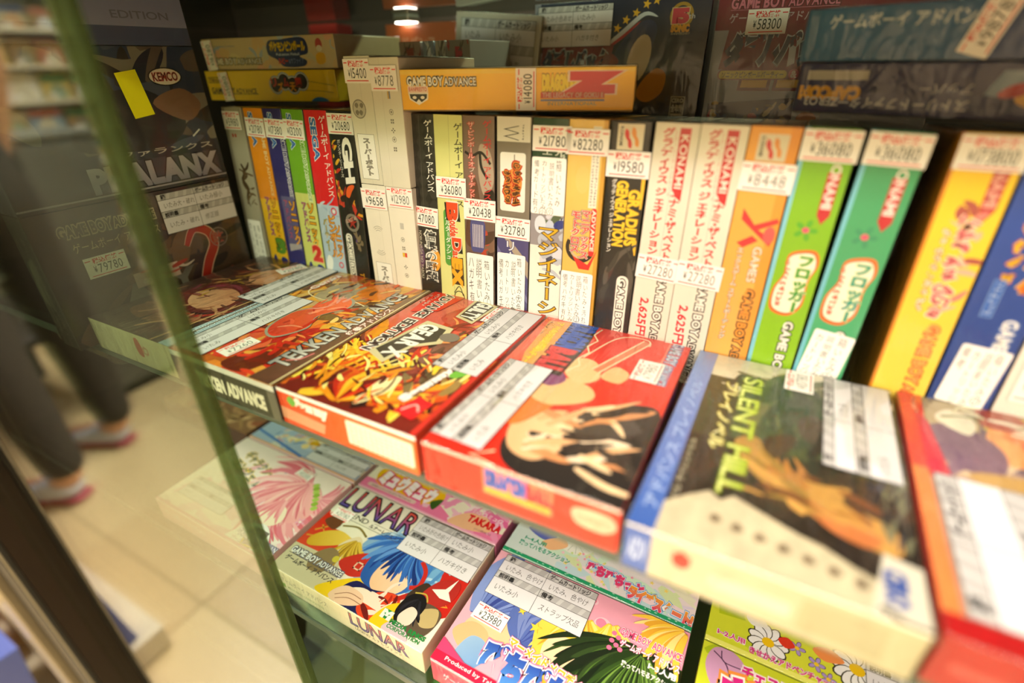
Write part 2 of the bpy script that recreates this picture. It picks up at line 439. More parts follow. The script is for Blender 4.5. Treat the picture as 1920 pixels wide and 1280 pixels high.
def condlabel(p, x, y, w, h, parent, vals=('いたみ小', 'いたみ小', 'いたみ', 'ハガキ付き'), ang=0, lift=.8, blur=0):
    q = p.sub(x, y, w, h, ang, lift); q.rect(0, 0, w, h, 'd9d6d8')
    hd = 'b4b1b0'; k = '2c2a2a'; s = w*.48
    y1 = h*.84; y2 = h*.56; y3 = h*.40
    for (a, b, c, d) in ((0, y1, w, h-y1), (0, y3, w, y2-y3)):
        q.rect(a, b, c, d, hd)
        q.up(); rd = random.Random(5)
        for i in range(9):
            xx = a+c*i/9; q.raw([(xx, b), (xx+c*.04, b), (xx+c*.07, b+d), (xx+c*.03, b+d)], 'c6c4c2')
    for yy in (0, y1, y2, y3, h-.25): q.rect(0, yy, w, .28, k)
    q.rect(s, 0, .28, h, k); q.rect(0, 0, .22, h, k); q.rect(w-.25, 0, .25, h, k)
    e = h-y1
    q.text('箱', w*.05, y1+e*.15, e*.75, e*.72, k, bold=.03)
    q.text('ゲームカートリッジ', s+w*.03, y1+e*.15, w*.42, e*.7, k, bold=.03)
    q.text('説明書', w*.04, y3+e*.15, e*2.1, e*.7, k, bold=.03)
    q.text('備考', s+w*.03, y3+e*.15, e*1.5, e*.7, k, bold=.03)
    pos = ((w*.06, y2+.25*(y1-y2)), (s+w*.06, y2+.25*(y1-y2)), (w*.06, y3*.35), (s+w*.06, y3*.35))
    for (xx, yy), t in zip(pos, vals):
        if t: q.text(t, xx, yy, min(w*.4, len(t)*h*.13), h*.15, '55524e', bold=-.006, shear=.12)
    return slab(q, 'condition_label', parent)

# ---------------------------------------------------------------- boxes
def sleeve(parent, x1, y1, z1, mt, seed=0, amp=.25, m=.42, name='plastic_sleeve'):
    """thin clear bag round a box 0..x1, 0..y1, 0..z1"""
    import bmesh
    rd = random.Random(seed); ph = [rd.uniform(0, 6) for _ in range(6)]
    bm = bmesh.new()
    bmesh.ops.create_cube(bm, size=1)
    for v in bm.verts: v.co = Vector(((v.co.x+.5)*(x1+2*m)-m, (v.co.y+.5)*(y1+2*m)-m, (v.co.z+.5)*(z1+2*m)-m))
    bmesh.ops.bevel(bm, geom=bm.edges[:], offset=.8, segments=2, affect='EDGES', profile=.6)
    bmesh.ops.subdivide_edges(bm, edges=[e for e in bm.edges if e.calc_length() > 15], cuts=7, use_grid_fill=True)
    for v in bm.verts:
        c = v.co; d = Vector(((c.x-x1/2)/x1, (c.y-y1/2)/y1, (c.z-z1/2)/z1)); a = max(range(3), key=lambda i: abs(d[i]))
        t = math.sin(c.x*.16+ph[0]+.07*c.y)+math.sin(c.y*.11+ph[1]+c.z*.09)+math.sin(c.z*.13+ph[2]-c.x*.1)+.7*math.sin(.3*c.x+.21*c.y+.17*c.z+ph[3])
        c[a] += (1 if d[a] > 0 else -1)*amp*.25*max(0, t+1.2)
        v.co = c*MM
    for f in bm.faces: f.smooth = True
    me = bpy.data.meshes.new(name); bm.to_mesh(me); bm.free()
    return link(name, me, mt, parent)

def standing(x, T, label, body, art, y=0.5, z=.3, H=131, D=84, back=3.3, lean=0, slv=True, seed=0, group='game boxes standing spine out in the row', amp=.22, yaw=0, slm=None):
    root = empty('game_box', (x, y, z), (R(-back), R(lean), R(yaw)), label=label, cat='game box', group=group)
    link('carton', boxmesh('carton', 0, 0, 0, T, D, H, .5, body), PRINT, root)
    p = Pr((0, 0, 0), (1, 0, 0), (0, 0, 1), T, H)
    art(p, root)
    p.build('spine_print', PRINT, root)
    if slv: sleeve(root, T, D, H, slm or SLEEVE, seed, amp)
    return root
def lying(x, y, z, label, body, top, front, W=84, D=129, T=21, yaw=0, slv=None, seed=0, group='game boxes laid flat face up on the glass shelf', amp=.3, left=None):
    root = empty('game_box', (x, y, z), (0, 0, R(yaw)), label=label, cat='game box', group=group)
    link('carton', boxmesh('carton', 0, 0, 0, W, D, T, .5, body), PRINT, root)
    if top:
        p = Pr((0, 0, T), (1, 0, 0), (0, 1, 0), W, D); top(p, root); p.build('cover_print', PRINT, root)
    if front:
        p = Pr((0, 0, 0), (1, 0, 0), (0, 0, 1), W, T); front(p, root); p.build('side_print', PRINT, root)
    if left:
        p = Pr((0, D, 0), (0, -1, 0), (0, 0, 1), D, T); left(p, root); p.build('left_side_print', PRINT, root)
    if slv: sleeve(root, W, D, T, slv, seed, amp)
    return root
# ================================================================ the setting
def shelf(name, z, y0, y1, x0, x1, label, **k):
    r = empty(name, (0, 0, 0), label=label, cat='shelf', **k)
    block('glass_sheet', x0, y0+1.2, z-6, x1, y1, z-.1, SHELFG, r)
    block('front_edge', x0, y0, z-6, x1, y0+1.15, z-.1, EDGED if z < 100 else EDGE, r, bev=.3)
    return r
shelf('glass_shelf', 0, -125, 238, -496, 420, 'clear glass shelf carrying the standing row and the boxes laid flat')
shelf('glass_shelf', -165, -134, 238, -496, 420, 'lower glass shelf under the pink and white boxes laid face up')
shelf('glass_shelf', -330, -134, 238, -496, 420, 'lowest visible glass shelf holding clear stands and the green cartridge tray')
shelf('glass_shelf', 202, -118, 238, -496, 420, 'upper glass shelf with green edge above the boxes')
# pins that carry the shelves
for i, (px, pz) in enumerate(((-262, -12), (-262, -177), (-262, -342))):
    r = empty('shelf_bracket', (px, -112, pz), label='rounded bronze shelf bracket under the left end of the %s glass shelf' % ('middle', 'lower', 'lowest')[i], cat='bracket')
    tube('arm', [(-40, 0, -2), (8, 0, -2), (28, 0, -2)], 8, plain('bracket_bronze%d' % i, '6a5a4a', .4, .5), r)
    tube('cap', [(28, 0, -2), (31, 0, -2), (33, 0, -2)], [9, 9, 6], plain('bracket_cap%d' % i, '4a3c30', .4, .5), r)
block('wall_back', -500, 240, -900, 430, 250, 1690, DARKW, kind='structure')
# the doors of the showcase: two overlapping sliding panes, their left edges meet the post
def door(name, x0, x1, y, label):
    r = empty(name, (0, 0, 0), kind='structure')
    block('pane', x0, y-2, -700, x1-1.6, y+2, 330, PANE, r)
    block('polished_edge', x1-1.55, y-2, -700, x1, y+2, 330, EDGE, r, bev=.4)
    return r
door('door_1', -499, -38, -165, '')
door('door_2', -499, -46, -157, '')
# dark post between the cases and the steel track outside it
r = empty('trim_1', (0, 0, 0), kind='structure')
block('post', -560, -184, -880, -500, -150, 340, BRONZE, r, bev=.8)
block('outer_lip', -560, -189, -880, -500, -184.2, 340, BLACK, r, bev=.5)
block('silver_track', -560, -191, -880, -501, -189.1, 340, STEEL, r, bev=.3)
block('black_bead', -560, -192, -880, -502, -191.1, 340, BLACK, r)
block('steel_post', -640, -202, -880, -566, -160, 340, plain('satin_steel', '8b8474', .28, .85, .2, 10), r, bev=2)
block('inner_seal', -500, -161, -880, -496, -150, 340, BLACK, r, bev=.3)
block('wall_side', -560, -150, -900, -500, 240, 1690, DARKW, kind='structure')
r = empty('highlight_tube', (60, 214, 286), label='thin bright tube added for wrap highlights at the back above the upper glass shelf', cat='lamp')  # added light source, gives the plastic wraps their highlights
tube('glowing_tube', [(-270, 0, 0), (-90, 0, 0), (90, 0, 0), (270, 0, 0)], 4, lit('tube_glow', 'fff0d8', 80), r)
block('holder', -280, -8, 5, 280, 8, 14, STEEL, r, bev=1)
for i, (x0, x1, h, c, lb) in enumerate(((-480, -210, 40, '3a302a', 'dark brown carton added for shade at the left end of the upper shelf'), (-200, -20, 46, '2c3448', 'dark blue carton added for shade on the upper shelf, second from left'), (-10, 150, 40, '4a2c2a', 'dark red carton added for shade on the upper shelf, third from left'), (160, 400, 50, '35382c', 'dark green carton added for shade at the right end of the upper shelf'))):
    r = empty('shade_box', (x0, -112, 202.2), label=lb, cat='box')  # added blocker above the view, shades the spine tops and riser boxes
    block('body', 0, 0, 0, x1-x0, 232, h-3, plain('shade_box_body_%d' % i, c, .6), r, bev=1); block('lid', -1, -1, h-2.9, x1-x0+1, 233, h, plain('shade_box_lid_%d' % i, c, .5), r, bev=.6)
# room
r = tag(block('floor', -4600, -3600, -930, 1700, 1500, -903, GROUT), kind='structure')
tme = {}
nt = 0
for i in range(-11, 3):
    for j in range(-8, 2):
        x0, y0 = i*400-20, j*400+15
        key = (i+j) % 3
        if key not in tme: tme[key] = boxmesh('floor_tile', 1.5, 1.5, -22, 398.5, 398.5, 0, 1.5)
        if key not in tme or not tme[key].materials: tme[key].materials.append(plain('beige_floor_tile_%d' % key, ('cdb98e', 'c8b388', 'c4ae84')[key], .32, 0, .06, 5))
        o = bpy.data.objects.new('floor_tile', tme[key]); COL.objects.link(o); o.parent = r; o.location = Vector((x0, y0, -900-.3*((i*7+j*3) % 3)))*MM
block('ceiling', -4600, -3600, 1690, 1700, 1500, 1720, CEILM, kind='structure')
block('wall_left', -4640, -3600, -930, -4600, 1500, 1690, WALLM, kind='structure')
block('wall_right', 1700, -3600, -930, 1740, 1500, 1690, WALLM, kind='structure')
block('wall_front', -4600, -3640, -930, 1700, -3600, 1690, WALLM, kind='structure')
block('wall_rear', -4600, 1500, -930, 1700, 1540, 1690, WALLM, kind='structure')
for i, (lx, ly, lz, sx, sy, pw) in enumerate(LIGHTS):
    r = empty('ceiling_light', (lx, ly, lz), label=('long ceiling light panel above the aisle straight in front of the showcase', 'long ceiling light panel above the customer in the aisle', 'long ceiling light panel near the game rack at the far left', 'long ceiling light panel behind the camera to the right', 'long ceiling light panel over the second aisle')[i], cat='light')
    block('housing', -sx/2-20, -sy/2-20, 0, sx/2+20, sy/2+20, 50, RACKM, r, bev=2)
# small lamp under the upper shelf
r = empty('shelf_lamp', (-205, 200, 191), label='small white square lamp glowing under the upper glass shelf', cat='lamp')
block('lamp_body', -9, -9, 0, 9, 9, 5, STEEL, r, bev=.8); block('lamp_lens', -7.5, -7.5, -1.5, 7.5, 7.5, 0, LAMP, r, bev=.3)
# ================================================================ the row of standing boxes
GREY = 'a8a294'
def noise_patch(p, x, y, w_, h, pal, seed, n=26):
    p.rect(x, y, w_, h, pal[0]); p.chaos(x, y, w_, h, pal, n, w_*.6, w_*.22, 40, 180, seed)
def mascot_free(p, y1, seed):       # plain dark blue and orange swirl where the figures are left out
    rd = random.Random(seed)
    p.blob([(2, 0), (1, y1*.6), (5, y1), (9, y1*.7), (13, y1*.95), (20, y1*.8), (21, 0)], '2c3a8c')
    p.blob([(5, 0), (6, y1*.5), (9, y1*.6), (11, y1*.3), (10, 0)], 'e0a050')
    p.blob([(13, 2), (14, y1*.45), (17, y1*.5), (18, y1*.2)], 'f0e6d2')
    p.blob([(2, 0), (3, y1*.25), (7, y1*.3), (8, 0)], '4a78b8')
def a_cream(p, r):
    p.fill('b9b2a0'); p.rect(0, 0, 3, 131, 'a39b8a')
    p.line([(9, 92), (12, 86), (8, 80), (12, 74), (9, 66), (11, 60)], 3.2, '5a4630', True, smooth=True)
    p.line([(6, 88), (14, 84), (7, 78), (14, 70)], 1.4, '6a5234', smooth=True); p.chaos(5, 60, 11, 30, ['5a4630', '7a6244'], 10, 8, 1.5, 0, 90, 3)
    p.ell(7, 112, 1, 1.4, 'b04030'); p.ell(10, 112, 1, 1.4, 'b04030'); p.rect(5, 24, 13, 3, '8b8474')
    price(p, .5, 116, '59180', r, 19); handlabel(p, 4, 2, 15, 48, ['箱いたみ小', '説明書いたみ', 'カートリッジ'], r, seed=2)
def sonic_spine(p, r, top, low, split, gcol, txt, num, pr_, numc, seed, navy=False):
    p.fill(low); p.rect(0, split, 21, 131-split, top)
    p.push(14, 117, -90); GBA(p, 0, 0, 46, 3.4, c=gcol[0], ol=gcol[1]); p.pop()
    p.text('SEGA', 4.2, 128, 22, 4.2, '3c78c0', -90, ol='e8f0f4', ow=.06, bold=.04)
    if navy:
        p.rect(3.5, 32, 13.5, 40, '6a6898'); p.poly([(3.5, 30), (17, 34), (17, 37), (3.5, 36)], 'b8b0b8')
    p.vtext('ソニック', 10.5, 36, 7, 34, 'f0b028', ol='7a4a18', ow=.09, bold=.03)
    p.vtext('アドバンス', 5, 40, 4.6, 30, 'c85a6c', ol='5a60a0', ow=.08, bold=.02)
    if num: p.text(num, 10, 27, 7.5, 11, numc[0], ol=numc[1], ow=.09, bold=.06)
    mascot_free(p, 25, seed)
    price(p, 0.3, 112.5, pr_, r, 19.5, ang=-2)
def a_red(p, r):
    p.fill('b9cbe0'); p.rect(0, 70, 21, 61, 'e0262c'); p.chaos(0, 40, 21, 30, ['a8bcd8', 'c8d6e6'], 10, 10, 2, 30, 60, 4)
    p.text('SEGA', 4.5, 126, 26, 5, '3c78c0', -90, ol='f2f4f4', ow=.07, bold=.04)
    p.vtext('ゲームボーイ アドバンス', 12.5, 76, 6.4, 52, 'f6f0ea', bold=.01)
    p.ring(15.5, 66, 2.8, 1, 'e04c60'); p.star(15.5, 66, 1.6, 'f8f0ee')
    p.vtext('ピンボール', 8.5, 32, 7, 31, 'f2a820', ol='7a4414', ow=.09, bold=.03); p.vtext('ソニック', 14.2, 31, 5.5, 26, 'f2a820', ol='7a4414', ow=.09, bold=.03)
    p.vtext('パーティー', 3.6, 36, 4.2, 24, 'e8c030', ol='4a6a30', ow=.09); p.ring(16, 27, 2.4, .9, 'e04c60')
    p.blob([(1, 26), (4, 33), (8, 30), (6, 22), (2, 20)], 'f0f0f2'); mascot_free(p, 22, 7)
def a_gh(p, r):
    p.fill('24231e'); p.rect(0, 0, 1.2, 131, '1c3a22')
    p.text('GH', 9.5, 114, 27, 8, 'f0ece2', -90, shear=-.15, bold=.05)
    p.vtext('ガンスターヒーローズ', 5.4, 90, 2.8, 24, 'e8e4da', bold=.01)
    p.chaos(2, 62, 15, 16, ['c8402c', 'e0a030', 'a02c20', 'e86a30', '2a2018'], 26, 9, 3, 60, 90, 9)
    p.chaos(0, 70, 2.5, 42, ['d8a828', 'c03c24'], 12, 5, 1.6, 90, 50, 8)
    p.ring(10.5, 60, 6.3, 2, '8c8478'); p.star(10.5, 60, 5, 'a8382c', 5, .3); p.text('GUNSTAR', 5, 59, 11, 2.5, 'd8b0a0', 20)
    p.chaos(10, 38, 8, 14, ['6a4a8c', '3a3040', '8a7a60'], 10, 6, 2.2, 80, 40, 3)
    p.rrect(2.6, 10, 6, 42, 2.8, 'e9e5db'); GBA(p, 3.8, 50, 62, 3.6, -90, 'f6f2ea', '22201c')
    p.text('TREASURE', 12, 24, 22, 4, 'e0a828', -90)
    price(p, -.2, 117.2, '20680', r, 22)
def a_chk(p, r):
    p.fill('262320'); p.up()
    for i in range(3):
        for j in range(10):
            cx, cy = 3+i*7.4, 64+j*7.4
            if cy < 131: p.raw([(cx-3.6, cy), (cx, cy-5), (cx+3.6, cy), (cx, cy+5)], '3b3732')
    p.rect(9.5, 0, .3, 131, '5a554e'); p.vtext('ゲームボーイ アドバンス', 13, 87, 6, 41, 'f4f2ec')
    p.rect(0, 0, 21, 62, '40352e', ('241e1a', (0, 30), (0, 5))); p.ell(16.5, 44, 4.2, 7.5, 'f0ac3c'); p.ell(5, 45, 3, 8, '6a4a6c')
    p.vtext('信長の野望', 9, 29, 8.6, 34, '3a3c40', ol='f2efe8', ow=.1, bold=.0); p.text('NOBUNAGA NO YABOU', 4.6, 62, 32, 2, 'c8c0ae', -90)
    price(p, -1, 65.5, '47080', r, 21.5, ang=-2)
def a_yel(p, r):
    p.fill('e4e49c'); p.rect(10, 0, .3, 131, 'c8c888'); p.vtext('ゲームボーイ アドバンス', 13.5, 80, 6, 47, '2c2a20', bold=.012)
    p.rrect(4, 42, 5.6, 36, 2.7, '62a84c'); p.vtext('バルダーダッシュ', 4.9, 46, 4, 29, 'f4f4e8', bold=.02)
    p.poly([(5, 82), (15.5, 82), (16.5, 71), (6, 71)], '2b2720'); p.poly([(9, 61), (17, 61), (17.5, 51), (10, 51)], '2b2720')
    p.text('B', 7, 81, 9.5, 7.5, 'e8582c', -90, ol='f6eee0', ow=.07, bold=.06); p.text('oulder', 8.5, 71, 11, 5.5, 'e8582c', -90, ol='f6eee0', ow=.07, bold=.04)
    p.text('D', 10, 60, 7.5, 6.4, 'e8582c', -90, ol='f6eee0', ow=.07, bold=.06); p.text('ash', 10, 52, 9, 5, 'e8582c', -90, ol='f6eee0', ow=.07, bold=.04)
    p.poly([(8, 47), (17.5, 48.5), (18, 30), (9, 30)], '4a3416'); p.text('EX', 9.5, 46.5, 16, 7, 'f2b630', -90, bold=.09)
    p.line([(10, 24), (14, 29), (17, 23)], .6, '3a3420', smooth=True); p.ring(14, 22, 4, .6, '3a3420')
    price(p, 0, 84.5, '36080', r, 21.5)
def a_pin(p, r):
    p.fill('8d7568', ('6a5048', (10, 131), (10, 60))); p.blob([(0, 60), (6, 96), (10, 90), (12, 60)], '6b4a3a'); p.blob([(11, 116), (18, 112), (20, 96), (14, 88), (10, 100)], 'b8a694')
    p.line([(1, 112), (6, 110), (12, 112), (18, 106)], 1.5, '2a201a', smooth=True); p.line([(11, 112), (12, 104), (16, 98)], 1.7, '221a16', smooth=True)
    p.blob([(14, 90), (19, 92), (21, 88), (19, 84), (14, 83)], '241b16')
    p.vtext('ザ・ピンボール・オブ・ザ・デッド', 3, 86, 4.6, 42, 'f0dcd0', ol='d03830', ow=.07, bold=-.005)
    p.vtext('ゲームボーイ アドバンス', 13, 86, 5.8, 43, 'd8343c', bold=.012)
    p.chaos(0, 30, 21, 44, ['8a6a58', '5a4034', 'a88c78', 'c05038', '4a3830'], 30, 12, 4, 60, 60, 12)
    p.blob([(4, 56), (4, 73), (9, 74), (14, 72), (13, 56), (8, 54)], '5c5c94'); p.up()
    for k in range(7): p.rect(5.2+k*1.15, 57, .55, 14, 'dcd4dc')
    p.ring(10, 49, 3.4, 1, 'd8a050')
    price(p, -.4, 73.5, '20438', r, 22); handlabel(p, 1, 1, 19, 52, ['箱いたみ大・破れ', '説明書いたみ・折', 'ハガキ有'], r, seed=9)
def a_gry(p, r):
    p.fill('8a8072'); p.rect(0, 118.5, 20.5, 12.5, 'e6e0d4'); p.text('W', 3.4, 127, 8, 11, '4c4a46', -90, bold=-.02); p.squig(15.6, 119.5, 1, 8, '4c4a46', n=6, lw=.2)
    p.rrect(2, 81, 16, 32, 1.5, 'f2efe8')
    p.line([(11, 112), (11, 104)], .5, '6a4030'); p.ell(11, 97, 5, 8, 'e89a4c'); p.ell(7, 93, 3, 8, 'e8823c')
    p.squig(4.4, 86, 4.4, 18, 'c8482c', n=5, lw=3.4, seed=3); p.squig(10, 85, 5, 23, 'c8482c', n=6, lw=3.4, seed=4)
    p.squig(4.4, 86, 4.4, 18, '7a4c2c', 'f0a040', n=5, lw=.8, seed=3); p.squig(10, 85, 5, 23, '7a4c2c', 'f0a040', n=6, lw=.8, seed=4)
    p.rect(0, 0, 21, 65, '5a5488'); p.poly([(8, 65), (21, 52), (21, 42), (5, 65)], 'b8a898'); p.poly([(0, 60), (21, 30), (21, 26), (0, 50)], '8480ac')
    p.vtext('リネス', 5, 44, 8, 20, 'eeeaf0', ol='504c84', ow=.06)
    p.ell(16, 53, 2, 2, 'd86070')
    price(p, -1, 65, '32780', r, 23); handlabel(p, .5, 2, 19, 54, ['箱いたみ大色やけ', '説明書いたみ', 'カートリッジいたみ', '備考ハガキ有り'], r, seed=14)
def a_maj(p, r):
    p.fill('efece4'); p.rect(0, 110, 21, 21, '1f4a2c'); p.text('ゲ', 12, 119, 7, 7, 'd8dcd0', -90); p.frame(4, 118, 6, 6, 1, '6a8a6c'); p.text('エア', 6, 113, 12, 3, 'd8dcd0')
    p.rect(0, 64, 21, 18, 'a09aa0'); p.chaos(0, 50, 21, 30, ['d8d8e4', '7c7c8c', '4a4a60', 'c0c4d0', '5a6a50'], 26, 11, 4, 30, 80, 15)
    p.ell(6, 76, 3.5, 5, 'dde2ee'); p.ell(12, 74, 3, 5, 'c8d0e4'); p.ell(18, 77, 4, 2.4, '2a3c8c', 20)
    p.vtext('マジイネーション', 6, 4, 13, 72, 'e2b428', ol='4a3410', ow=.05, bold=.01, shear=-.02)
    price(p, .2, 115, '21780', r, 22); handlabel(p, .2, 82, 20, 30, ['箱いたみ', '説明書いたみ小', 'カートリッジいたみ小', '備考カード有り'], r, seed=21)
def a_tan(p, r):
    p.fill('ecc874', ('e4b858', (5, 131), (15, 60))); p.ell(9, 102, 4, 7, 'eac878'); p.rect(18.4, 0, 2.6, 131, 'd2a23c')
    p.rect(13, 88, 4.4, 40, 'ece6d8'); p.squig(13.6, 89, 1.2, 36, '5c564c', n=24, lw=.16, seed=5); p.squig(15.6, 89, 1.2, 36, '5c564c', n=24, lw=.16, seed=6)
    p.ring(10, 66, 8.5, 2.2, '2c2018', a0=150, a1=350); p.ring(10, 66, 6, 1, 'c8b8a0', a0=180, a1=330)
    p.rrect(15, 62, 3.2, 26, 1.5, 'd8282c'); p.text('ADVANCE', 15.6, 87, 22, 2.1, 'f4e8d8', -90, bold=.03)
    p.vtext('モトクロス', 4, 63, 5.6, 23, 'd8343a', ol='f4e6da', ow=.07, bold=.03, ol2='4a1c18', ow2=.12); p.vtext('マニアックス', 9.6, 60, 5.4, 27, 'd8343a', ol='f4e6da', ow=.07, bold=.03, ol2='4a1c18', ow2=.12)
    p.poly([(6, 61), (15, 57), (20, 66), (16, 54), (10, 54)], 'd8302c'); p.text('ゲ', 4, 48, 6, 6, '4a3420', -90)
    price(p, -1.2, 114.3, '82280', r, 23); handlabel(p, 0, 21, 19, 31, ['箱いたみ・汚れ', '説明書いたみ小', 'カートリッジいたみ', '備考ハガキ有り'], r, seed=31)
def konami_mark(p, x, y, s):
    p.rect(x, y, s, s*.92, 'e2d8c2'); p.text('KONAMI', x+s*.1, y+s*.82, s*.66, s*.12, '3c3830', -90, bold=.03)
    for dx, dy, c in ((.3, .06, 'd8363a'), (.56, .12, 'e89a4a')):
        P = [(0, .7), (.14, .64), (.2, .5), (.2, .4), (.3, .3), (.36, .16), (.34, 0), (.2, .04), (.16, .14), (.15, .26), (.04, .36), (-.04, .5)]
        p.poly([(x+s*(dx+a*.8), y+s*(dy+b)) for a, b in P], c)
def a_grd(p, r):
    p.fill('1b1815'); konami_mark(p, 3.6, 117.8, 13)
    p.vtext('グラディウス ジェネレーション', 3, 66, 2.6, 38, 'f0ece2', bold=.02)
    p.text('GENERATION', 6, 103, 33, 5.5, 'f6cc30', -90, bold=.05, ol='3a2c08', ow=.09, gap=.14); p.text('GRADIUS', 12.5, 99, 28, 5.5, 'f6cc30', -90, bold=.05, gap=.14, ol='5a4410', ow=.12)
    p.poly([(18, 105), (20, 107), (19.5, 90), (18.4, 90)], 'f0c030'); p.poly([(17, 74), (19, 74), (19, 66), (18, 66)], 'f0c030')
    p.chaos(0, 24, 21, 36, ['3a3630', '5a544c', '241f1b', '4a2c2a'], 16, 18, 2.5, 75, 20, 18)  # grey streaks paint a reflection into the spine print
    p.rrect(10.6, 8, 6.6, 46, 3, 'eeeae0'); GBA(p, 12, 52, 62, 3.8, -90, 'f4f0e8', '2a2622')
    price(p, -.6, 105, '19580', r, 22)
def a_white(p, r, pr_, seed):
    p.fill('e7e1d3'); p.rect(13.5, 8, .15, 120, 'd2ccbe')
    p.poly([(11.5, 129), (16.5, 129), (16.5, 96), (13.6, 98), (11.5, 102)], 'cc2c38'); p.text('KONAMI', 12.4, 126, 24, 3.4, 'f4ece2', -90, bold=.015, gap=.14)
    p.vtext('3Dシューティングゲーム', 9.4, 98, 1.8, 30, 'd86870', bold=-.01); p.vtext('グラディウス ジェネレーション', 3.8, 68, 5.4, 61, 'cc2030', bold=.035)
    p.vtext('コナミ・ザ・ベスト', 11, 66, 5.2, 36, 'cc2030', bold=.03); p.rect(10.8, 68, .15, 36, 'e0a8a8')
    p.text('2,625円', 3.6, 44, 22, 5.4, 'd8283a', -90, bold=.03)
    GBA(p, 12, 58, 56, 4.4, -90, 'f2eee4', '1e1c1a')
    price(p, -.4, 55.5, pr_, r, 22, ang=-2, faint=1)
def a_or2(p, r):
    p.fill('f6ba64', ('eeaa48', (10, 90), (10, 131))); p.rect(16, 0, 5, 131, 'e89c38', ('eda648', (16, 100), (16, 40))); konami_mark(p, 4, 117, 12)
    p.poly([(4, 91), (9, 87), (18, 80), (19, 83), (12, 87), (20, 91), (19, 93), (10, 89), (4, 96)], 'd8323c'); p.poly([(4, 80), (10, 84), (13, 82), (7, 78)], 'd8323c'); p.ell(17, 85, 2.5, 4, 'e06060')
    p.text('GAMES', 12, 79, 17, 3.6, 'f2ead8', -90, ol='8a6a5a', ow=.06); p.vtext('エックスゲーム スケートボーディング', 5, 30, 3, 48, 'f4efe2', ol='6a5238', ow=.08)
    GBA(p, 12.6, 58, 56, 4.4, -90, 'f0a040', '2a2018')
    price(p, -.6, 104, '8448', r, 22, faint=1, ang=-1)
def frog(p, r, base, tcol, pr_, extra):
    p.fill(base[0], (base[1], (10, 40), (10, 131))); p.rect(0, 0, 1.8, 131, base[2])
    p.rect(12.5, 96, 5, 18, 'c42838'); p.poly([(12.5, 96), (17.5, 96), (15, 92)], 'c42838'); p.text('KONAMI', 13.3, 121, 22, 3.6, 'f0e2da', -90, bold=.03)
    p.flower(10, 89, 5, base[3], 'e0607c', 5)
    P = [(4, 50), (3, 60), (6, 68), (6, 77), (11, 80), (17, 80), (19, 74), (17, 66), (17, 54), (12, 48)]
    p.blob(P, 'e87838'); p.blob([((x-11)*.86+11, (y-64)*.9+64) for x, y in P], 'f4f0dc')
    p.vtext('フロッガー', 10.5, 50, 6.4, 28, tcol, ol='dce8a0', ow=.08, bold=.05); p.squig(5.6, 52, 2.6, 23, 'e0664c', n=9, lw=.5, seed=7)
    GBA(p, 12, 45, 56, 4.2, -90, 'f4f2ea', '26241e')
    price(p, -.2, 118, pr_, r, 21.5)
    if extra: handlabel(p, 1.5, 20, 17, 25, ['箱いたみ小', '説明書いたみ', 'カートリッジ'], r, ang=-5, seed=44)
def a_yw(p, r):
    p.fill('f4cb1e', ('f6d862', (10, 100), (10, 30))); p.rect(0, 0, 1.2, 131, 'd88820')
    p.rect(13.5, 104, 5, 16, 'c04044'); p.poly([(13.5, 104), (18.5, 104), (16, 99)], 'c04044'); p.text('NAMI', 14.3, 119, 14, 3.5, 'e8b0a0', -90, bold=.03)
    p.chaos(8, 58, 8, 44, ['b05a50', 'e08a80', '5a3020', 'e8b8a0'], 26, 7, 2, 70, 70, 51)
    p.squig(9, 58, 7, 44, 'e47c80', 'f8e2c8', n=8, lw=1.1, seed=8); p.squig(5.4, 60, 2.8, 36, 'f2e6c8', 'a86a40', n=10, lw=.6, seed=9)
    GBA(p, 12.5, 55, 54, 4.6, -90, 'f2b060', 'e06a30')
    price(p, .2, 118, '173800', r, 21.5)
def a_bl(p, r):
    p.fill('1552ae', ('1a4488', (10, 60), (10, 0))); p.squig(12, 72, 7, 32, 'e8802c', 'f0c040', n=3, lw=1.6, seed=10); p.squig(6.5, 76, 3.4, 26, 'f2c83c', 'd05028', n=4, lw=.9, seed=11)
    p.rrect(5, 62, 4, 16, 1, '2a68be'); p.frame(5, 62, 4, 16, .3, '88a8d8'); p.squig(5.8, 63, 2.4, 14, 'b8cce8', n=6, lw=.3)
    GBA(p, 13.5, 62, 50, 5, -90, 'f2f2f0', '5a7ab8'); handlabel(p, 2, 22, 17, 28, ['箱いたみ小', '説明書いたみ', 'カートリッジ', '備考'], r, ang=-4, seed=61)
def a_wh9(p, r):
    p.fill('ece6dc'); price(p, 3, 28, '9', r, 16, 22, faint=1)

standing(-232, 21, 'pale beige worn game box with 59180 yen sticker, leftmost of the standing row', 'b4ad9c', a_cream, seed=1)
standing(-208, 19.5, 'orange and yellow game box with 21780 yen sticker in the standing row', 'c88a20', lambda p, r: sonic_spine(p, r, 'f09c1c', 'f2c52c', 68, ('f6d8a0', 'e89a30'), '', '3', '21780', ('6a9a3c', '3c6a28'), 3), seed=2)
standing(-187.6, 18, 'dark blue game box with 17380 yen sticker in the standing row', '26245c', lambda p, r: sonic_spine(p, r, '33307a', '3c3a80', 70, ('33307a', 'e8e6f0'), '', '', '17380', ('c02020', 'ffffff'), 5, True), seed=3)
standing(-168.5, 20, 'green and pale lime game box with 13200 yen sticker in the standing row', '5a7a34', lambda p, r: sonic_spine(p, r, '7cb22c', 'd8dc86', 76, ('7cb22c', 'ecf2dc'), '', '2', '13200', ('d83a34', 'f0a080'), 6), seed=4)
standing(-147.2, 20.5, 'red game box with white vertical lettering and pale blue lower half', '8c2420', a_red, seed=5)
standing(-125.6, 21, 'black game box lettered GH with 20680 yen sticker', '1c1c18', a_gh, seed=6)
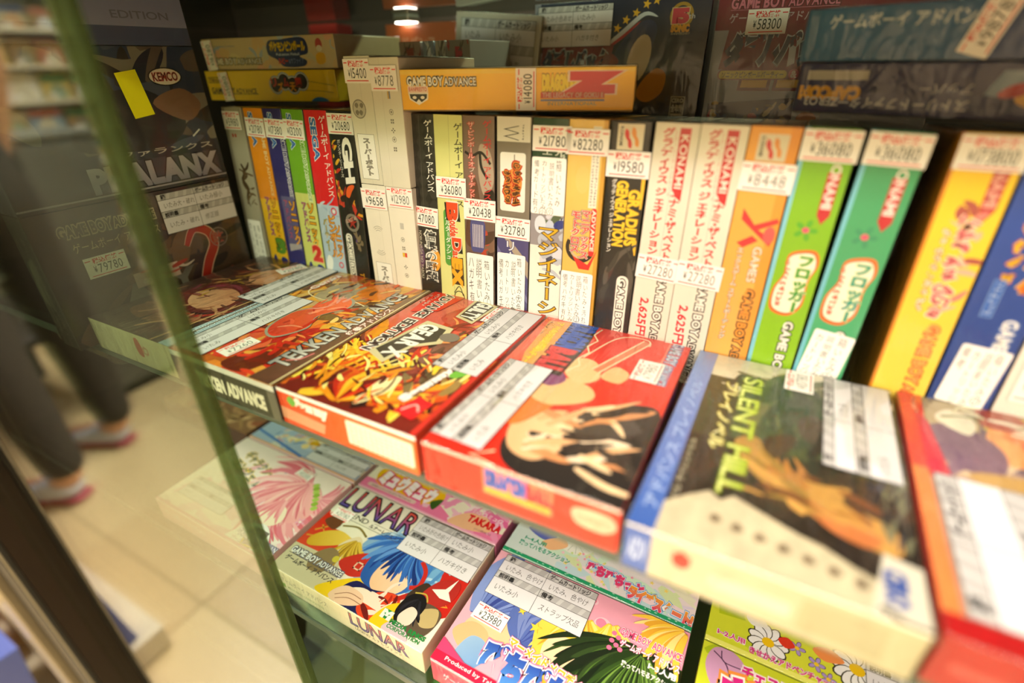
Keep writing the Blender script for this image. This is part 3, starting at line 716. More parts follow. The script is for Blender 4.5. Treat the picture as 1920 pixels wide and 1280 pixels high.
standing(-62, 20.5, 'black game box with diamond pattern and 47080 yen sticker', '1c1a18', a_chk, seed=7)
standing(-41.5, 19.5, 'pale yellow game box with orange outlined lettering and 36080 yen sticker', 'c8c890', a_yel, seed=8)
standing(-21.5, 20.5, 'brown game box with red vertical lettering and 20438 yen sticker', '3c302a', a_pin, seed=9)
standing(.3, 21, 'grey game box with two white panels and 32780 yen sticker', '6a6258', a_gry, seed=10, y=1.5)
standing(22.8, 20, 'white and dark green game box with gold lettering and 21780 yen sticker', 'c8c4b8', a_maj, seed=11)
standing(43.4, 20.6, 'tan golden game box with red tyre logo and 82280 yen sticker', 'c09430', a_tan, seed=12)
standing(65.3, 19.8, 'black game box with yellow block lettering and 19580 yen sticker', '181512', a_grd, seed=13, amp=.5)
standing(85.4, 20.4, 'white game box with red lettering, left of the two alike 27280 yen boxes', 'ccc6b8', lambda p, r: a_white(p, r, '27280', 1), seed=14, lean=.8)
standing(106.2, 20.2, 'white game box with red lettering, right of the two alike 27280 yen boxes', 'ccc6b8', lambda p, r: a_white(p, r, '27280', 2), seed=15, lean=.8, y=-.4)
standing(126.9, 20.2, 'light orange game box with red X logo and 8448 yen sticker', 'c07a28', a_or2, seed=16, lean=.8, y=-.3)
standing(147.6, 20.2, 'bright green game box with orange ringed logo and 36080 yen sticker', '5a8a20', lambda p, r: frog(p, r, ('9cc81e', '7cb81c', '8ccce0', '5cae30'), '3c9a3c', '36080', 0), seed=17, lean=1.0)
standing(168.3, 20.6, 'sea green game box with handwritten label, right of the bright green one', '3a7a56', lambda p, r: frog(p, r, ('58b884', '3fa06c', '7cc4d4', '3c9a70'), '2c9a8a', '36080', 1), seed=18, lean=2.2)
standing(201, 21, 'bright yellow game box with pink lettering right of the dark gap', 'c88a1c', a_yw, seed=19, lean=.5)
standing(223.2, 21.5, 'blue game box with orange lettering and tilted handwritten label at right edge', '123c80', a_bl, seed=20, lean=.5)
standing(245.8, 21, 'white game box with pink price sticker, rightmost of the standing row', 'd0c8ba', a_wh9, seed=21, lean=.5)

# the four plain white cartons
def potato(p, x, y, w_, h, c='5c564e'):
    p.rect(x, y, w_, h, 'f4f1ea'); p.frame(x, y, w_, h, .2, '6a645a'); p.vtext('スーパーポテト', x+w_*.3, y+h*.08, w_*.42, h*.84, 'a49c90', ol=c, ow=.07, bold=.02)
def icons(p, x, ys):
    for k, y in enumerate(ys):
        if k % 3 == 0: p.ring(x, y, 1.6, .35, '9a9284'); p.ell(x, y, .7, .7, '9a9284')
        elif k % 3 == 1:
            for a, b in ((-1.2, .2), (.2, .2), (-1.2, -1.2), (.2, -1.2)): p.rect(x+a, y+b, 1, 1, '8a8274')
        else: p.flower(x, y, 1.6, '7a7266', 'e8e2d6', 4)
def wu(p, r):
    p.fill('e4ddcd'); p.rect(10, 0, .2, 72, 'd0c8b8'); p.ring(7, 44, 5.4, .8, '9a9284'); p.ell(7, 44, 4.5, 4.5, 'c8c0b0')
    for k, (a, b) in enumerate(((5, 46), (8, 42), (9, 46), (5, 42))): p.blob([(a-1.4, b), (a, b+1.5), (a+1.6, b+.4), (a+.3, b-1.6)], '8e8678')
    potato(p, 2.4, 3, 13.5, 27); price(p, -.5, 58, '15400', r, 20, 12.6)
def wr(p, r):
    p.fill('e6dfd0'); p.rect(7, 0, .2, 72, 'd4ccbc'); icons(p, 12.5, (43, 38, 33, 28, 22.5)); p.rect(11, 50, 1, 5, 'd8b460'); p.rect(12, 50, 1, 5, '8890b0'); price(p, .2, 54, '8778', r, 19.5, 13, faint=1)
def wl(p, r):
    p.fill('ebe4d6'); p.rect(12, 0, .2, 88, 'd6cebe')
    for k, (cy, a) in enumerate(((56, 90), (47, 270))):
        for q in (3, 4.4, 5.6): p.ring(9, cy, q, .35, 'a8a092', a0=a-45, a1=a+45)
    potato(p, 3, 6, 13.5, 30); price(p, -1, 73, '9658', r, 21, 13)
def wlr(p, r):
    p.fill('ece6d8'); p.rect(8, 62, 3, 4, 'c8c4bc'); icons(p, 9, (55, 49, 36, 30)); p.rect(7.5, 43, 1.8, 3, 'e8c040'); p.rect(9.4, 43, 1.8, 3, 'd85a40'); price(p, .5, 76, '12980', r, 20.5, 13, faint=1)
WG = 'white cartons of the two storey pile in the row'
standing(-98.6, 20, 'white carton with arc marks and 9658 yen sticker, lower left of the white pile', 'd8d0c0', wl, z=.2, H=88.5, D=80, back=.6, group=WG, seed=31, slv=False)
standing(-78.2, 20.5, 'white carton with 12980 yen sticker, lower right of the white pile', 'd8d0c0', wlr, z=.2, H=88.5, D=80, back=.6, group=WG, seed=32, slv=False)
standing(-98.4, 19.6, 'white carton with globe mark and 15400 yen sticker, upper left of the white pile', 'd8d0c0', wu, z=89.2, H=72, D=80, y=1.2, back=.6, group=WG, seed=33, amp=.1)
standing(-78.4, 21, 'white carton with 8778 yen sticker, upper right of the white pile', 'd8d0c0', wr, z=89.2, H=71, D=80, y=.2, back=.6, group=WG, seed=34, amp=.1)
# ================================================================ boxes laid flat on the shelf
FIRE = ['f0a020', 'f8c83c', 'e05a1c', 'c83018', '7a1c10', 'f6e05a', 'e87820', '3a1810']
# --- far left box with figure art left out: warm draped shapes
def t_girl(p, r):
    p.m = 1
    p.fill('4a3026'); p.chaos(0, 0, 84, 129, ['6a4430', '8a5c40', '3a2420', 'a87850', '5a2c24', '2c1c1a'], 60, 46, 9, 30, 60, 3)
    p.blob([(14, 60), (26, 40), (50, 34), (70, 44), (66, 66), (48, 78), (26, 76)], '6a2020'); p.blob([(24, 56), (36, 42), (56, 40), (64, 52), (56, 66), (38, 70)], 'e2b890', ('c88c68', (24, 40), (60, 70)))
    p.blob([(30, 96), (44, 84), (62, 92), (58, 108), (40, 112)], 'd8a07c'); p.blob([(10, 20), (34, 14), (60, 22), (70, 30), (40, 34), (16, 34)], '8c5a3c')
    p.line([(14, 44), (34, 32), (60, 32), (76, 48)], 4, 'b03428', True, smooth=True); p.line([(20, 74), (30, 84), (28, 96), (44, 104)], 3, 'c8a060', True, smooth=True)
    p.chaos(16, 50, 20, 40, ['c8a040', '8a3a50', '5c3a20'], 18, 16, 2, 40, 70, 5); p.chaos(4, 4, 70, 120, ['6a4030', 'a87050', '3a2018', 'c89870', '8a3428'], 70, 18, 1.6, 40, 60, 6)
    p.m = 0; p.poly([(74, 0), (84, 0), (84, 129), (80, 129)], 'b9cdd8'); p.push(83, 8, 90); p.text('GAME BOY ADVANCE', 0, 1, 54, 5, 'e6f0f4', ol='6a8cac', ow=.07); p.pop()
    p.line([(66, 0), (72, 60), (80, 129)], 1.6, 'c8a070'); p.rect(79, 10, 1.2, 110, '8a7450')
    condlabel(p, 84, 62, 66, 26, r, ang=90); price(p, 52, 104, '21780', r, 20, 13, ang=72, faint=1)
def f_girl(p, r):
    p.fill('dccfae', ('cbbd98', (0, 0), (84, 0))); p.blob([(47, 17), (51, 18), (53, 12), (52, 6), (47, 8)], 'c05038'); p.ring(56, 11, 3, .7, 'c88a70'); p.frame(54, 9, 4, 4, .5, 'b06a58'); p.rect(78, 0, 2, 21, 'b8aa88')
lying(-219.5, -126.5, .4, 'cream sided game box with draped brown art, leftmost of the boxes laid flat', 'c8ba94', t_girl, f_girl, slv=SLEEVE, seed=41, amp=.3)
# --- second: orange fighting cover
def t_tek(p, r):
    p.m = 1
    p.fill('c86a2c', ('e89838', (0, 0), (84, 129)))
    p.chaos(4, 0, 76, 60, ['e83c28', 'f0782c', 'c82820', 'f89a3c', '8a3018', 'f4b050', 'e05030'], 60, 40, 11, 40, 70, 21)
    p.chaos(0, 56, 84, 72, ['e89a30', 'c87a30', 'f0b848', '8a6438', 'd85a2c', 'a89878', 'e8c070'], 70, 30, 8, 60, 70, 22)
    p.blob([(6, 12), (26, 6), (44, 14), (46, 30), (30, 40), (12, 34)], 'e8382c', ('f07a4c', (10, 10), (44, 40))); p.blob([(40, 4), (58, 2), (62, 18), (48, 26)], '7a3018'); p.blob([(10, 48), (24, 44), (30, 58), (18, 66), (8, 60)], 'f4b848')
    p.chaos(10, 46, 22, 20, ['f8d060', 'e89020', 'c87018'], 14, 12, 3, 60, 60, 24)
    p.blob([(26, 64), (32, 60), (38, 76), (28, 88), (22, 80)], 'dcb888'); p.blob([(20, 86), (40, 92), (46, 108), (30, 118), (16, 106)], 'b8a890'); p.ell(58, 118, 7, 6, '5a4a48'); p.blob([(40, 104), (60, 100), (66, 116), (46, 124)], 'e88a2c')
    p.chaos(2, 2, 66, 44, ['f04a30', 'd8301c', 'f89858', '8a2c14', 'f0b050', 'a83818'], 46, 16, 3, 60, 60, 26); p.chaos(4, 60, 74, 64, ['f0b048', 'd88830', '7c5030', 'e06830', 'f4d080', 'b89878', '5a3c2c'], 60, 13, 2.6, 60, 60, 27)
    p.line([(3, 120), (8, 92), (30, 86), (38, 94), (60, 90)], .9, 'f0e0b8', smooth=True); p.line([(8, 92), (3, 120), (8, 126)], .9, 'f0e0b8', smooth=True)
    P = [(30, 42), (42, 36), (50, 52), (44, 66), (52, 84), (44, 94), (34, 88), (32, 74), (26, 62)]
    p.blob([((x-39)*1.12+39, (y-65)*1.06+65) for x, y in P], 'a8a494'); p.blob(P, 'e04430', ('f08050', (26, 40), (52, 90)))
    p.chaos(29, 42, 19, 48, ['f06a4c', 'c83420', 'f89a78', 'e8a090'], 22, 14, 2.2, 80, 60, 25)
    p.poly([(66, 0), (84, 0), (84, 129), (80, 129), (74, 80), (70, 30)], '6c4838', ('9a7c60', (70, 0), (80, 129)))
    p.m = 0; p.push(72, 14, 90); p.text('TEKKEN', 0, -3, 45, 11, 'dcd8d0', ol='3a3430', ow=.06, bold=.03, c2='9a9a98', gap=.13); p.text('ADVANCE', 48, -2.4, 53, 9.5, 'e4e0d8', ol='5a4a44', ow=.06, bold=.03, c2='aaa49c', gap=.13); p.text('鉄拳アドバンス', 42, -9, 38, 5, 'f2e8e0', ol='a83428', ow=.08, bold=.03); p.pop()
    p.line([(70, 20), (76, 24), (78, 32)], 1, 'e88a8a'); p.push(9, 96, 90); p.text('Gemini', 0, 0, 26, 5, 'f4ece4', ol='d8382c', ow=.08, bold=.03); p.pop()
    p.rect(81.6, 0, 1, 129, 'e8d8a8')
    condlabel(p, 25, 3, 78, 25, r, ang=90); price(p, 39, 8, '7260', r, 20, 11, ang=84, faint=1)
def f_tek(p, r):
    p.fill('211e1b'); p.rect(0, 17.6, 84, 3.4, 'd9d6d0'); p.text('TEKKEN ADVANCE', 20, 4, 54, 8, 'e9e3d2', ol='8a8270', ow=.05, bold=.06); p.rect(78, 0, 6, 17, '6a655c')
lying(-134, -127.5, .4, 'orange game box with black front side and metallic title, second from left', '2a2622', t_tek, f_tek, slv=SLEEVE, seed=42, amp=.35)
# --- third: flame cover
def t_gg(p, r):
    p.m = 1
    p.fill('7a2416', ('c84a3c', (0, 0), (0, 129))); p.rect(0, 60, 84, 70, 'd8503c', ('e88070', (40, 60), (40, 129)))
    p.chaos(0, 0, 84, 62, FIRE, 110, 34, 5, 70, 50, 31)
    p.poly([(2, 54), (24, 46), (34, 30), (20, 22), (0, 34)], 'f6c02c'); p.chaos(0, 18, 34, 34, ['f8d448', 'f0a820', 'e07818', '8a3a14'], 26, 24, 2.6, 130, 24, 32)
    for k in range(11):
        a = 30+k*12; p.line([(34, 4), (34+20*math.cos(R(a)), 6+18*math.sin(R(a))), (38+42*math.cos(R(a*.8)), 6+40*math.sin(R(a*.8)))], 3.6, FIRE[k % 5], True, smooth=True)
    p.blob([(44, 6), (52, 20), (50, 34), (42, 26)], 'f8ecb8'); p.line([(40, 2), (50, 20), (46, 36)], 1.4, '6a4010', True, smooth=True)
    p.chaos(60, 20, 20, 40, ['6a5638', '8a7448', 'a88a50', '4a3a28', 'c86a30', 'd8c060'], 26, 22, 4, 100, 30, 33)
    p.blob([(46, 52), (62, 48), (70, 60), (60, 78), (48, 72)], '8a5a48'); p.blob([(28, 100), (40, 92), (56, 100), (60, 118), (40, 124)], 'c84a40'); p.chaos(40, 84, 26, 34, ['d87060', 'a83830', 'e0a050', '7a5a40'], 20, 22, 3.5, 50, 60, 34)
    p.chaos(2, 4, 78, 50, ['f8d040', 'f0a020', 'c83818', '5a1c10', 'f6e890', 'e86820'], 90, 13, 1.8, 110, 60, 35); p.chaos(36, 50, 40, 60, ['d86850', '8a3828', 'e8a060', '6a4c3a', 'b84838'], 40, 16, 2.6, 60, 60, 36)
    p.m = 0; p.poly([(2, 129), (26, 129), (22, 104), (6, 96)], 'e0442c'); p.squig(6.5, 106, 2.6, 20, 'f4dcd0', n=7, lw=.5, seed=12); p.squig(2.5, 108, 2.6, 15, 'f4dcd0', n=5, lw=.5, seed=13)
    p.text('ADVANCE', 12, 128, 36, 6.5, '5a4a44', -90, ol='f6efe4', ow=.11, bold=.03); p.text('EDITION', 11.5, 87, 40, 6.5, '5a4a44', -90, ol='f6efe4', ow=.11, bold=.03)
    p.poly([(34, 129), (52, 126), (50, 98), (36, 102)], 'cfc69c'); p.poly([(36, 127), (50, 124), (48.5, 101), (37.5, 104)], '4a4438'); p.text('GUILTY', 38.5, 126, 23, 9.5, 'f2efe4', -90, bold=.05, gap=.13)
    p.poly([(17, 46), (32, 40), (36, 60), (48, 70), (44, 88), (24, 90), (20, 64)], 'd2c9a0'); p.poly([(19, 50), (30, 44), (34, 62), (44, 71), (41, 85), (26, 86), (22, 64)], '4d463a'); p.text('GEAR X', 25, 86, 38, 11, 'f2efe4', -90, bold=.05, gap=.14)
    p.ell(48, 78, 6, 5, '857c70')
    p.push(66, 18, 80); p.text('Sammy', 0, 0, 32, 6, 'f4eee6', bold=.08, ol='8a5a40', ow=.1); p.pop(); p.blob([(70, 46), (74, 56), (78, 50), (74, 44)], '78b848')
    p.poly([(64, 10), (76, 8), (78, 22), (68, 24)], 'd8242c'); p.line([(67, 12), (71, 18), (75, 14)], 1.1, 'f2b0a8', smooth=True); p.rect(81, 0, 3, 129, 'c8382c')
    condlabel(p, 83, 50, 76, 27, r, ang=90); price(p, 64, 104, '7678', r, 20, 12, ang=90, faint=1)
def f_gg(p, r):
    p.fill('e86a20', ('d84818', (84, 0), (0, 0))); p.rect(0, 19, 84, 2, 'f6efe8'); p.poly([(0, 10), (30, 8), (28, 2), (0, 3)], 'd89a78')
    p.text('Sammy', 12, 11, 20, 6.5, 'f4ece0', bold=.1); p.blob([(6, 15), (9, 18), (12, 15), (9, 12)], '70b048')
    p.rrect(44, 3, 38, 13.5, 1, 'eee4cf'); p.up(); rd = random.Random(3)
    for k in range(6):
        for j in range(12): p.raw([(46+j*2.9, 14.2-k*2), (46+j*2.9+rd.uniform(1, 2.3), 14.2-k*2), (46+j*2.9+2, 13.6-k*2), (46+j*2.9, 13.6-k*2)], '8a8270')
lying(-49.2, -126.5, .4, 'game box with flame art and pale notice on its orange front side', 'c84a28', t_gg, f_gg, slv=SLEEVE, seed=43, amp=.4)
# --- fourth: red cover; the figure is left out, its colours kept as plain shapes
def t_db(p, r):
    p.fill('e0301c', ('e64434', (20, 60), (60, 129)))
    p.poly([(0, 8), (0, 60), (30, 129), (0, 129)], 'e86a50')
    p.blob([(30, 12), (44, 0), (84, 0), (84, 58), (70, 62), (56, 52), (44, 40), (32, 30)], '2b2624'); p.blob([(44, 28), (64, 24), (80, 40), (72, 52), (56, 48)], '4a4440')
    p.blob([(28, 24), (34, 12), (46, 10), (54, 22), (52, 36), (40, 40), (30, 36)], 'e8b688', ('f0cca0', (30, 10), (50, 40)))
    p.m = 1; p.chaos(34, 12, 34, 40, ['e8b688', 'f0d0a8', 'd89868', '2b2624', '3a302c', 'f4dcc0'], 34, 22, 4, 20, 40, 37); p.m = 0
    p.blob([(14, 34), (28, 26), (38, 44), (40, 58), (30, 60), (18, 50)], 'e8823c'); p.blob([(22, 52), (36, 46), (52, 56), (50, 66), (36, 70), (24, 62)], 'e8c08c'); p.blob([(32, 76), (42, 68), (50, 76), (44, 90), (34, 90)], 'ecc694'); p.blob([(50, 78), (60, 76), (62, 86), (54, 90)], 'e8bc8a')
    p.line([(46, 82), (62, 122)], 5.4, 'f0d8b4'); p.line([(46, 82), (62, 122)], 3.4, 'e08a68'); p.line([(36, 92), (44, 116), (52, 124), (62, 124), (64, 118)], .9, 'f2dab8', smooth=True)
    p.blob([(20, 66), (30, 60), (36, 68), (28, 76)], '8a4a7a'); p.line([(30, 8), (22, 2), (34, 0)], 1, 'f0d8b4')
    p.poly([(3, 124), (16, 127), (20, 88), (12, 62), (6, 84)], 'e8a860'); p.poly([(9, 116), (12, 118), (14, 90), (9, 84)], 'f0d040')
    p.poly([(16, 128), (32, 128), (34, 104), (32, 70), (18, 70)], '2c2420')
    p.text('DRAGON', 18, 127, 30, 13, '2e62c0', -90, bold=.09); p.text('BALL', 17.5, 96, 24, 12, 'd84048', -90, bold=.08, ol='8a2a30', ow=.12)
    p.text('アドバンスアドベンチャー', 8, 124, 50, 5, 'f4d040', -90, ol='c88c20', ow=.08, bold=.04); p.squig(3.4, 106, 2.6, 18, 'f0b898', n=5, lw=.5)
    p.line([(35, 126), (33, 118), (37, 112), (34, 104), (37, 98), (34, 90), (37, 84), (33, 76)], 1, 'f4dcb8')
    GBA(p, 75, 127, 44, 5.4, -90, 'cfd6e6', '6a84b0'); p.rect(73, 100, 1, 26, 'e88a78'); p.text('G', 70, 126, 5, 5, 'e04858')
    condlabel(p, 25, 5, 68, 25, r, ang=88); price(p, 76, 82, '7980', r, 20, 13, ang=90, faint=1)
def f_db(p, r):
    p.fill('dc2410', ('e0301c', (0, 0), (84, 0))); p.rect(0, 19.4, 84, 1.6, 'f2c8b8'); p.rect(28.5, 5.5, 30, 13.5, 'e88a68')
    p.text('DRAGON', 30, 10, 17.5, 7.6, '2a5cb8', bold=.12); p.text('BALL', 48, 10, 10, 7, 'd02840', bold=.1); p.rect(29.5, 6.4, 28, 3, 'eab848'); p.text('ADVENTURE', 31, 6.8, 25, 2, 'c88428')
    p.blob([(67, 15), (80, 16), (83, 11), (78, 7), (68, 8)], 'e8c0a4'); p.text('BANPRESTO', 68, 9.6, 13, 3.4, 'c88a70')
lying(38.6, -127, .4, 'bright red game box with blue and red title and wrinkled glossy wrap', 'd83424', t_db, f_db, slv=SLEEVE2, seed=44, amp=2.0, yaw=1.0)
# --- fifth: blue spine, dark cover with pale foot
def t_sh(p, r):
    p.m = 1
    p.fill('3c2c22', ('4c5230', (20, 50), (50, 110)))
    p.rect(0, 108, 84, 21, 'd9d2bb'); p.chaos(14, 98, 44, 22, ['8a7a58', '4a4a34', 'd8d0b8', '5c6a3c', 'b8aa88'], 40, 18, 2.6, 10, 50, 51)
    p.poly([(24, 60), (84, 60), (84, 112), (46, 112), (24, 104)], '45502f'); p.chaos(26, 62, 50, 46, ['54603a', '3c4a2c', '6a6c44', '34402a'], 30, 30, 5, 70, 40, 52)
    p.blob([(50, 74), (58, 72), (62, 84), (54, 92), (48, 86)], '4c3a30'); p.rect(0, 0, 84, 58, '2c231c'); p.chaos(12, 20, 66, 44, ['3a2c22', '4a3424', '261e18'], 20, 26, 7, 20, 60, 53)
    p.blob([(26, 60), (34, 66), (40, 54), (54, 48), (66, 50), (64, 42), (78, 36), (78, 24), (60, 28), (46, 36), (34, 44)], 'b08848', ('c89a54', (30, 60), (76, 26)))
    p.blob([(50, 40), (60, 34), (74, 30), (70, 24), (58, 28)], 'c87c48'); p.chaos(38, 30, 38, 22, ['9a7a3c', 'd0a058', '7a4a28', 'b07a3c'], 22, 16, 2.6, 150, 30, 54)
    p.poly([(8, 0), (8, 14), (16, 22), (22, 27), (26, 24), (30, 28), (40, 24), (50, 20), (58, 18), (66, 14), (72, 12), (84, 14), (84, 0)], 'cfc4a8')
    p.up()
    for k in range(7): p.blob([(24+k*7, 15-k), (26+k*7, 17-k), (28+k*7, 14-k), (25+k*7, 12.6-k)], '8a7c66')
    p.m = 0; p.rect(0, 0, 9, 129, '4468b4', ('8aa0d4', (0, 40), (0, 129))); p.push(7.4, 10, 90); p.text('アドバンス プレイノベル', 0, 0, 88, 5, 'a8bce4', ol='6c88c8', ow=.06); p.pop()
    p.push(12.6, 2, 90); p.text('プレイノベル サイレントヒル', 0, 0, 52, 2.6, 'c8c0a8'); p.pop()
    p.text('SILENT HILL', 24, 112, 84, 8, 'e8ec9c', -90, ol='8a9c28', ow=.05, bold=.0, c2='b8cc3c'); p.text('プレイノベル', 17, 104, 52, 5.4, 'ece8b0', -90, ol='b0a440', ow=.08)
    p.poly([(70, 0), (84, 0), (84, 22), (74, 24)], 'd8d2c4'); p.text('CERO', 74, 18, 13, 5, '3c5ca8', -90, bold=.08); p.line([(72, 3), (78, 0), (84, 0)], 2, '4a4438')
    p.chaos(74, 26, 9, 38, ['5a5648', '2e2a24', '7a7a60', '3a4456'], 24, 14, 1.6, 84, 20, 55)
    condlabel(p, 83, 60, 68, 26, r, ang=90, vals=('', 'いたみ', 'いたみ', '')); price(p, 53, 109, '10780', r, 19, 12, ang=90, faint=1)
def f_sh(p, r):
    p.fill('cdc4aa', ('b8b190', (20, 21), (50, 0))); p.rect(0, 0, 9, 21, '4468b4'); p.rect(0, 19.8, 84, 1.2, 'ece6d8'); p.text('ADV', 1.6, 5, 6, 10, 'c0cce8', bold=.03); p.ell(19, 12.5, 3, 3.6, 'b8403c'); p.star(19, 14, 3.4, 'a8302c', 5, .6)
    p.rect(28, 6, 24, 6, 'd4ccb6'); p.rect(54, 3, 22, 14, 'b4ae8c', ('a8a484', (54, 16), (76, 3)))
lying(125.4, -129, .4, 'dark covered game box with blue edge and pale house shape, nearest to the camera', 'd4cab2', t_sh, f_sh, slv=SLEEVE2, seed=45, amp=1.4, left=lambda p, r: p.fill('4468b4'))
# --- sixth: red edge box at the right
def t_pt(p, r):
    p.m = 1
    p.fill('b89a88'); p.rect(0, 86, 84, 43, 'b8a480'); p.chaos(8, 70, 76, 58, ['8a6a80', 'c8a888', '7a5a78', 'd8c0a0', 'c8b450', '6a5468'], 40, 34, 9, 40, 60, 61)
    p.chaos(30, 60, 54, 60, ['e0884c', 'c8683c', 'e8a468', 'b05038', 'd83c34'], 40, 34, 8, 60, 40, 62); p.blob([(10, 84), (26, 78), (32, 96), (22, 110), (8, 104)], '7c5c74'); p.blob([(18, 74), (34, 68), (46, 74), (40, 82), (22, 80)], 'c09a58')
    p.blob([(12, 112), (22, 104), (26, 116), (18, 122)], 'e8e0cc'); p.chaos(12, 110, 40, 16, ['d8d0b0', '8a8a50', 'e8e0d0'], 16, 14, 2, 10, 60, 64)
    p.poly([(0, 129), (9, 129), (8, 108), (11, 84), (10, 70), (0, 70)], 'dc4a38'); p.poly([(5, 116), (9, 108), (12, 72), (5, 72)], 'cc2040'); p.rect(0, 0, 5, 74, 'e88a50'); p.squig(4.4, 113, 2, 13, 'f2c8b8', n=5, lw=.5)
    p.rect(0, 0, 84, 8, 'b81c20'); p.poly([(40, 0), (84, 0), (84, 60), (60, 30)], 'b8485c')
    condlabel(p, 50, 8, 64, 44, r, ang=90, vals=('', '', '', ''))
def f_pt(p, r):
    p.fill('a3161c', ('c0242a', (0, 0), (84, 21))); p.rect(4, 8, 60, 3, 'b85048')
lying(212.2, -127, .4, 'red sided game box with orange and violet art at the right edge of the picture', 'b4181c', t_pt, f_pt, slv=SLEEVE2, seed=46, amp=.5, left=lambda p, r: (p.fill('c01c20'), p.rect(0, 15, 129, 2, 'd8c8b0')))
# ================================================================ lower shelf: boxes face up, front row then back row
LOW = -164.6
GL = 'game boxes laid face up on the lower shelf'
def t_gal(p, r):
    p.fill('f3e4dc'); p.chaos(0, 0, 129, 60, ['f4ccd4', 'f8dce0', 'f0bcc8', 'f6e8e4'], 50, 40, 6, 20, 60, 71)
    p.text('ギャラクシー', 20, 66, 46, 9, '8a8c84', -14, ol='f0cc4c', ow=.09, bold=.04); p.text('エンジェル', 18, 54, 44, 9, '8a8c84', -14, ol='f0cc4c', ow=.09, bold=.04); p.text('GALAXY ANGEL', 24, 45, 34, 2, 'e0c060', -14)
    p.line([(70, 70), (78, 68), (76, 60), (68, 54)], 2.2, 'b0b4b8', True, smooth=True); p.poly([(66, 72), (77, 73), (70, 67)], '4c7cb8')
    p.strands(103, 62, 58, 120, 330, 70, ['f0a8b0', 'e88c9c', 'f6bcc0', 'e47c8c', 'f8d0d0'], 4.6, 72, .6); p.blob([(78, 44), (88, 62), (104, 70), (120, 60), (124, 40), (112, 30), (92, 32)], 'f0a4ac', ('f6bcbc', (80, 30), (120, 66)))
    p.strands(100, 70, 44, 205, 300, 34, ['e88c98', 'f4b4b8', 'e07c8c', 'f8ccc8'], 3, 73, .2); p.strands(118, 60, 26, -60, 70, 16, ['f2b4bc', 'e88c9c'], 3, 74, .3)
    for k in range(7): p.ell(105+k*2.8, 69-k*2.7-(k > 3)*.8*(k-3), 2.8, 2.2, '9cb84c' if k % 2 else 'b4cc68', 40)
    p.blob([(86, 34), (92, 42), (104, 40), (110, 30), (104, 22), (92, 24)], 'f8e6d2'); p.strands(96, 48, 26, 230, 300, 14, ['f0a0a8', 'f6bcc0', 'e88c98'], 2.4, 75, .1)
    p.blob([(84, 6), (92, 18), (104, 22), (116, 14), (118, 2), (86, 0)], 'f4f0ec'); p.poly([(96, 18), (112, 18), (114, 4), (104, 0), (98, 6)], '8a8078'); p.line([(94, 16), (100, 2), (112, 4)], 1.6, 'e8c03c'); p.rect(80, 22, 12, 3, 'e8c03c')
    p.flower(123, 36, 4, 'f0b0c8', 'f8e0e0', 5)
    p.push(58, 0, 0); GBA(p, 30, 7.5, 46, 4.6, 0, 'f6f0f4', '8a84b0'); p.text('ゲームボーイ アドバンス', 30, 2, 44, 3.6, 'c89ab8', bold=.01); p.pop(); p.rect(0, 0, 129, 2, 'f0a8b8')
    condlabel(p, 10, 12, 54, 20, r, vals=('いたみ', 'いたみ', '色やけ', '')); price(p, 78, 70, '13200', r, 17, 9.5, ang=-6, faint=1)
def f_pink(c, txt):
    def f(p, r): p.fill(c); p.text(txt, 8, 8, 50, 6, 'f8e8ec', bold=.03); p.rect(0, 19, p.W, 2, 'f8dce0')
    return f
lying(-245, -127, LOW, 'pale pink game box with streaming pink hair art, leftmost of the front row below', 'f0c0c8', t_gal, f_pink('f0b4be', 'ゲームボーイ アドバンス'), W=129, D=84, group=GL)
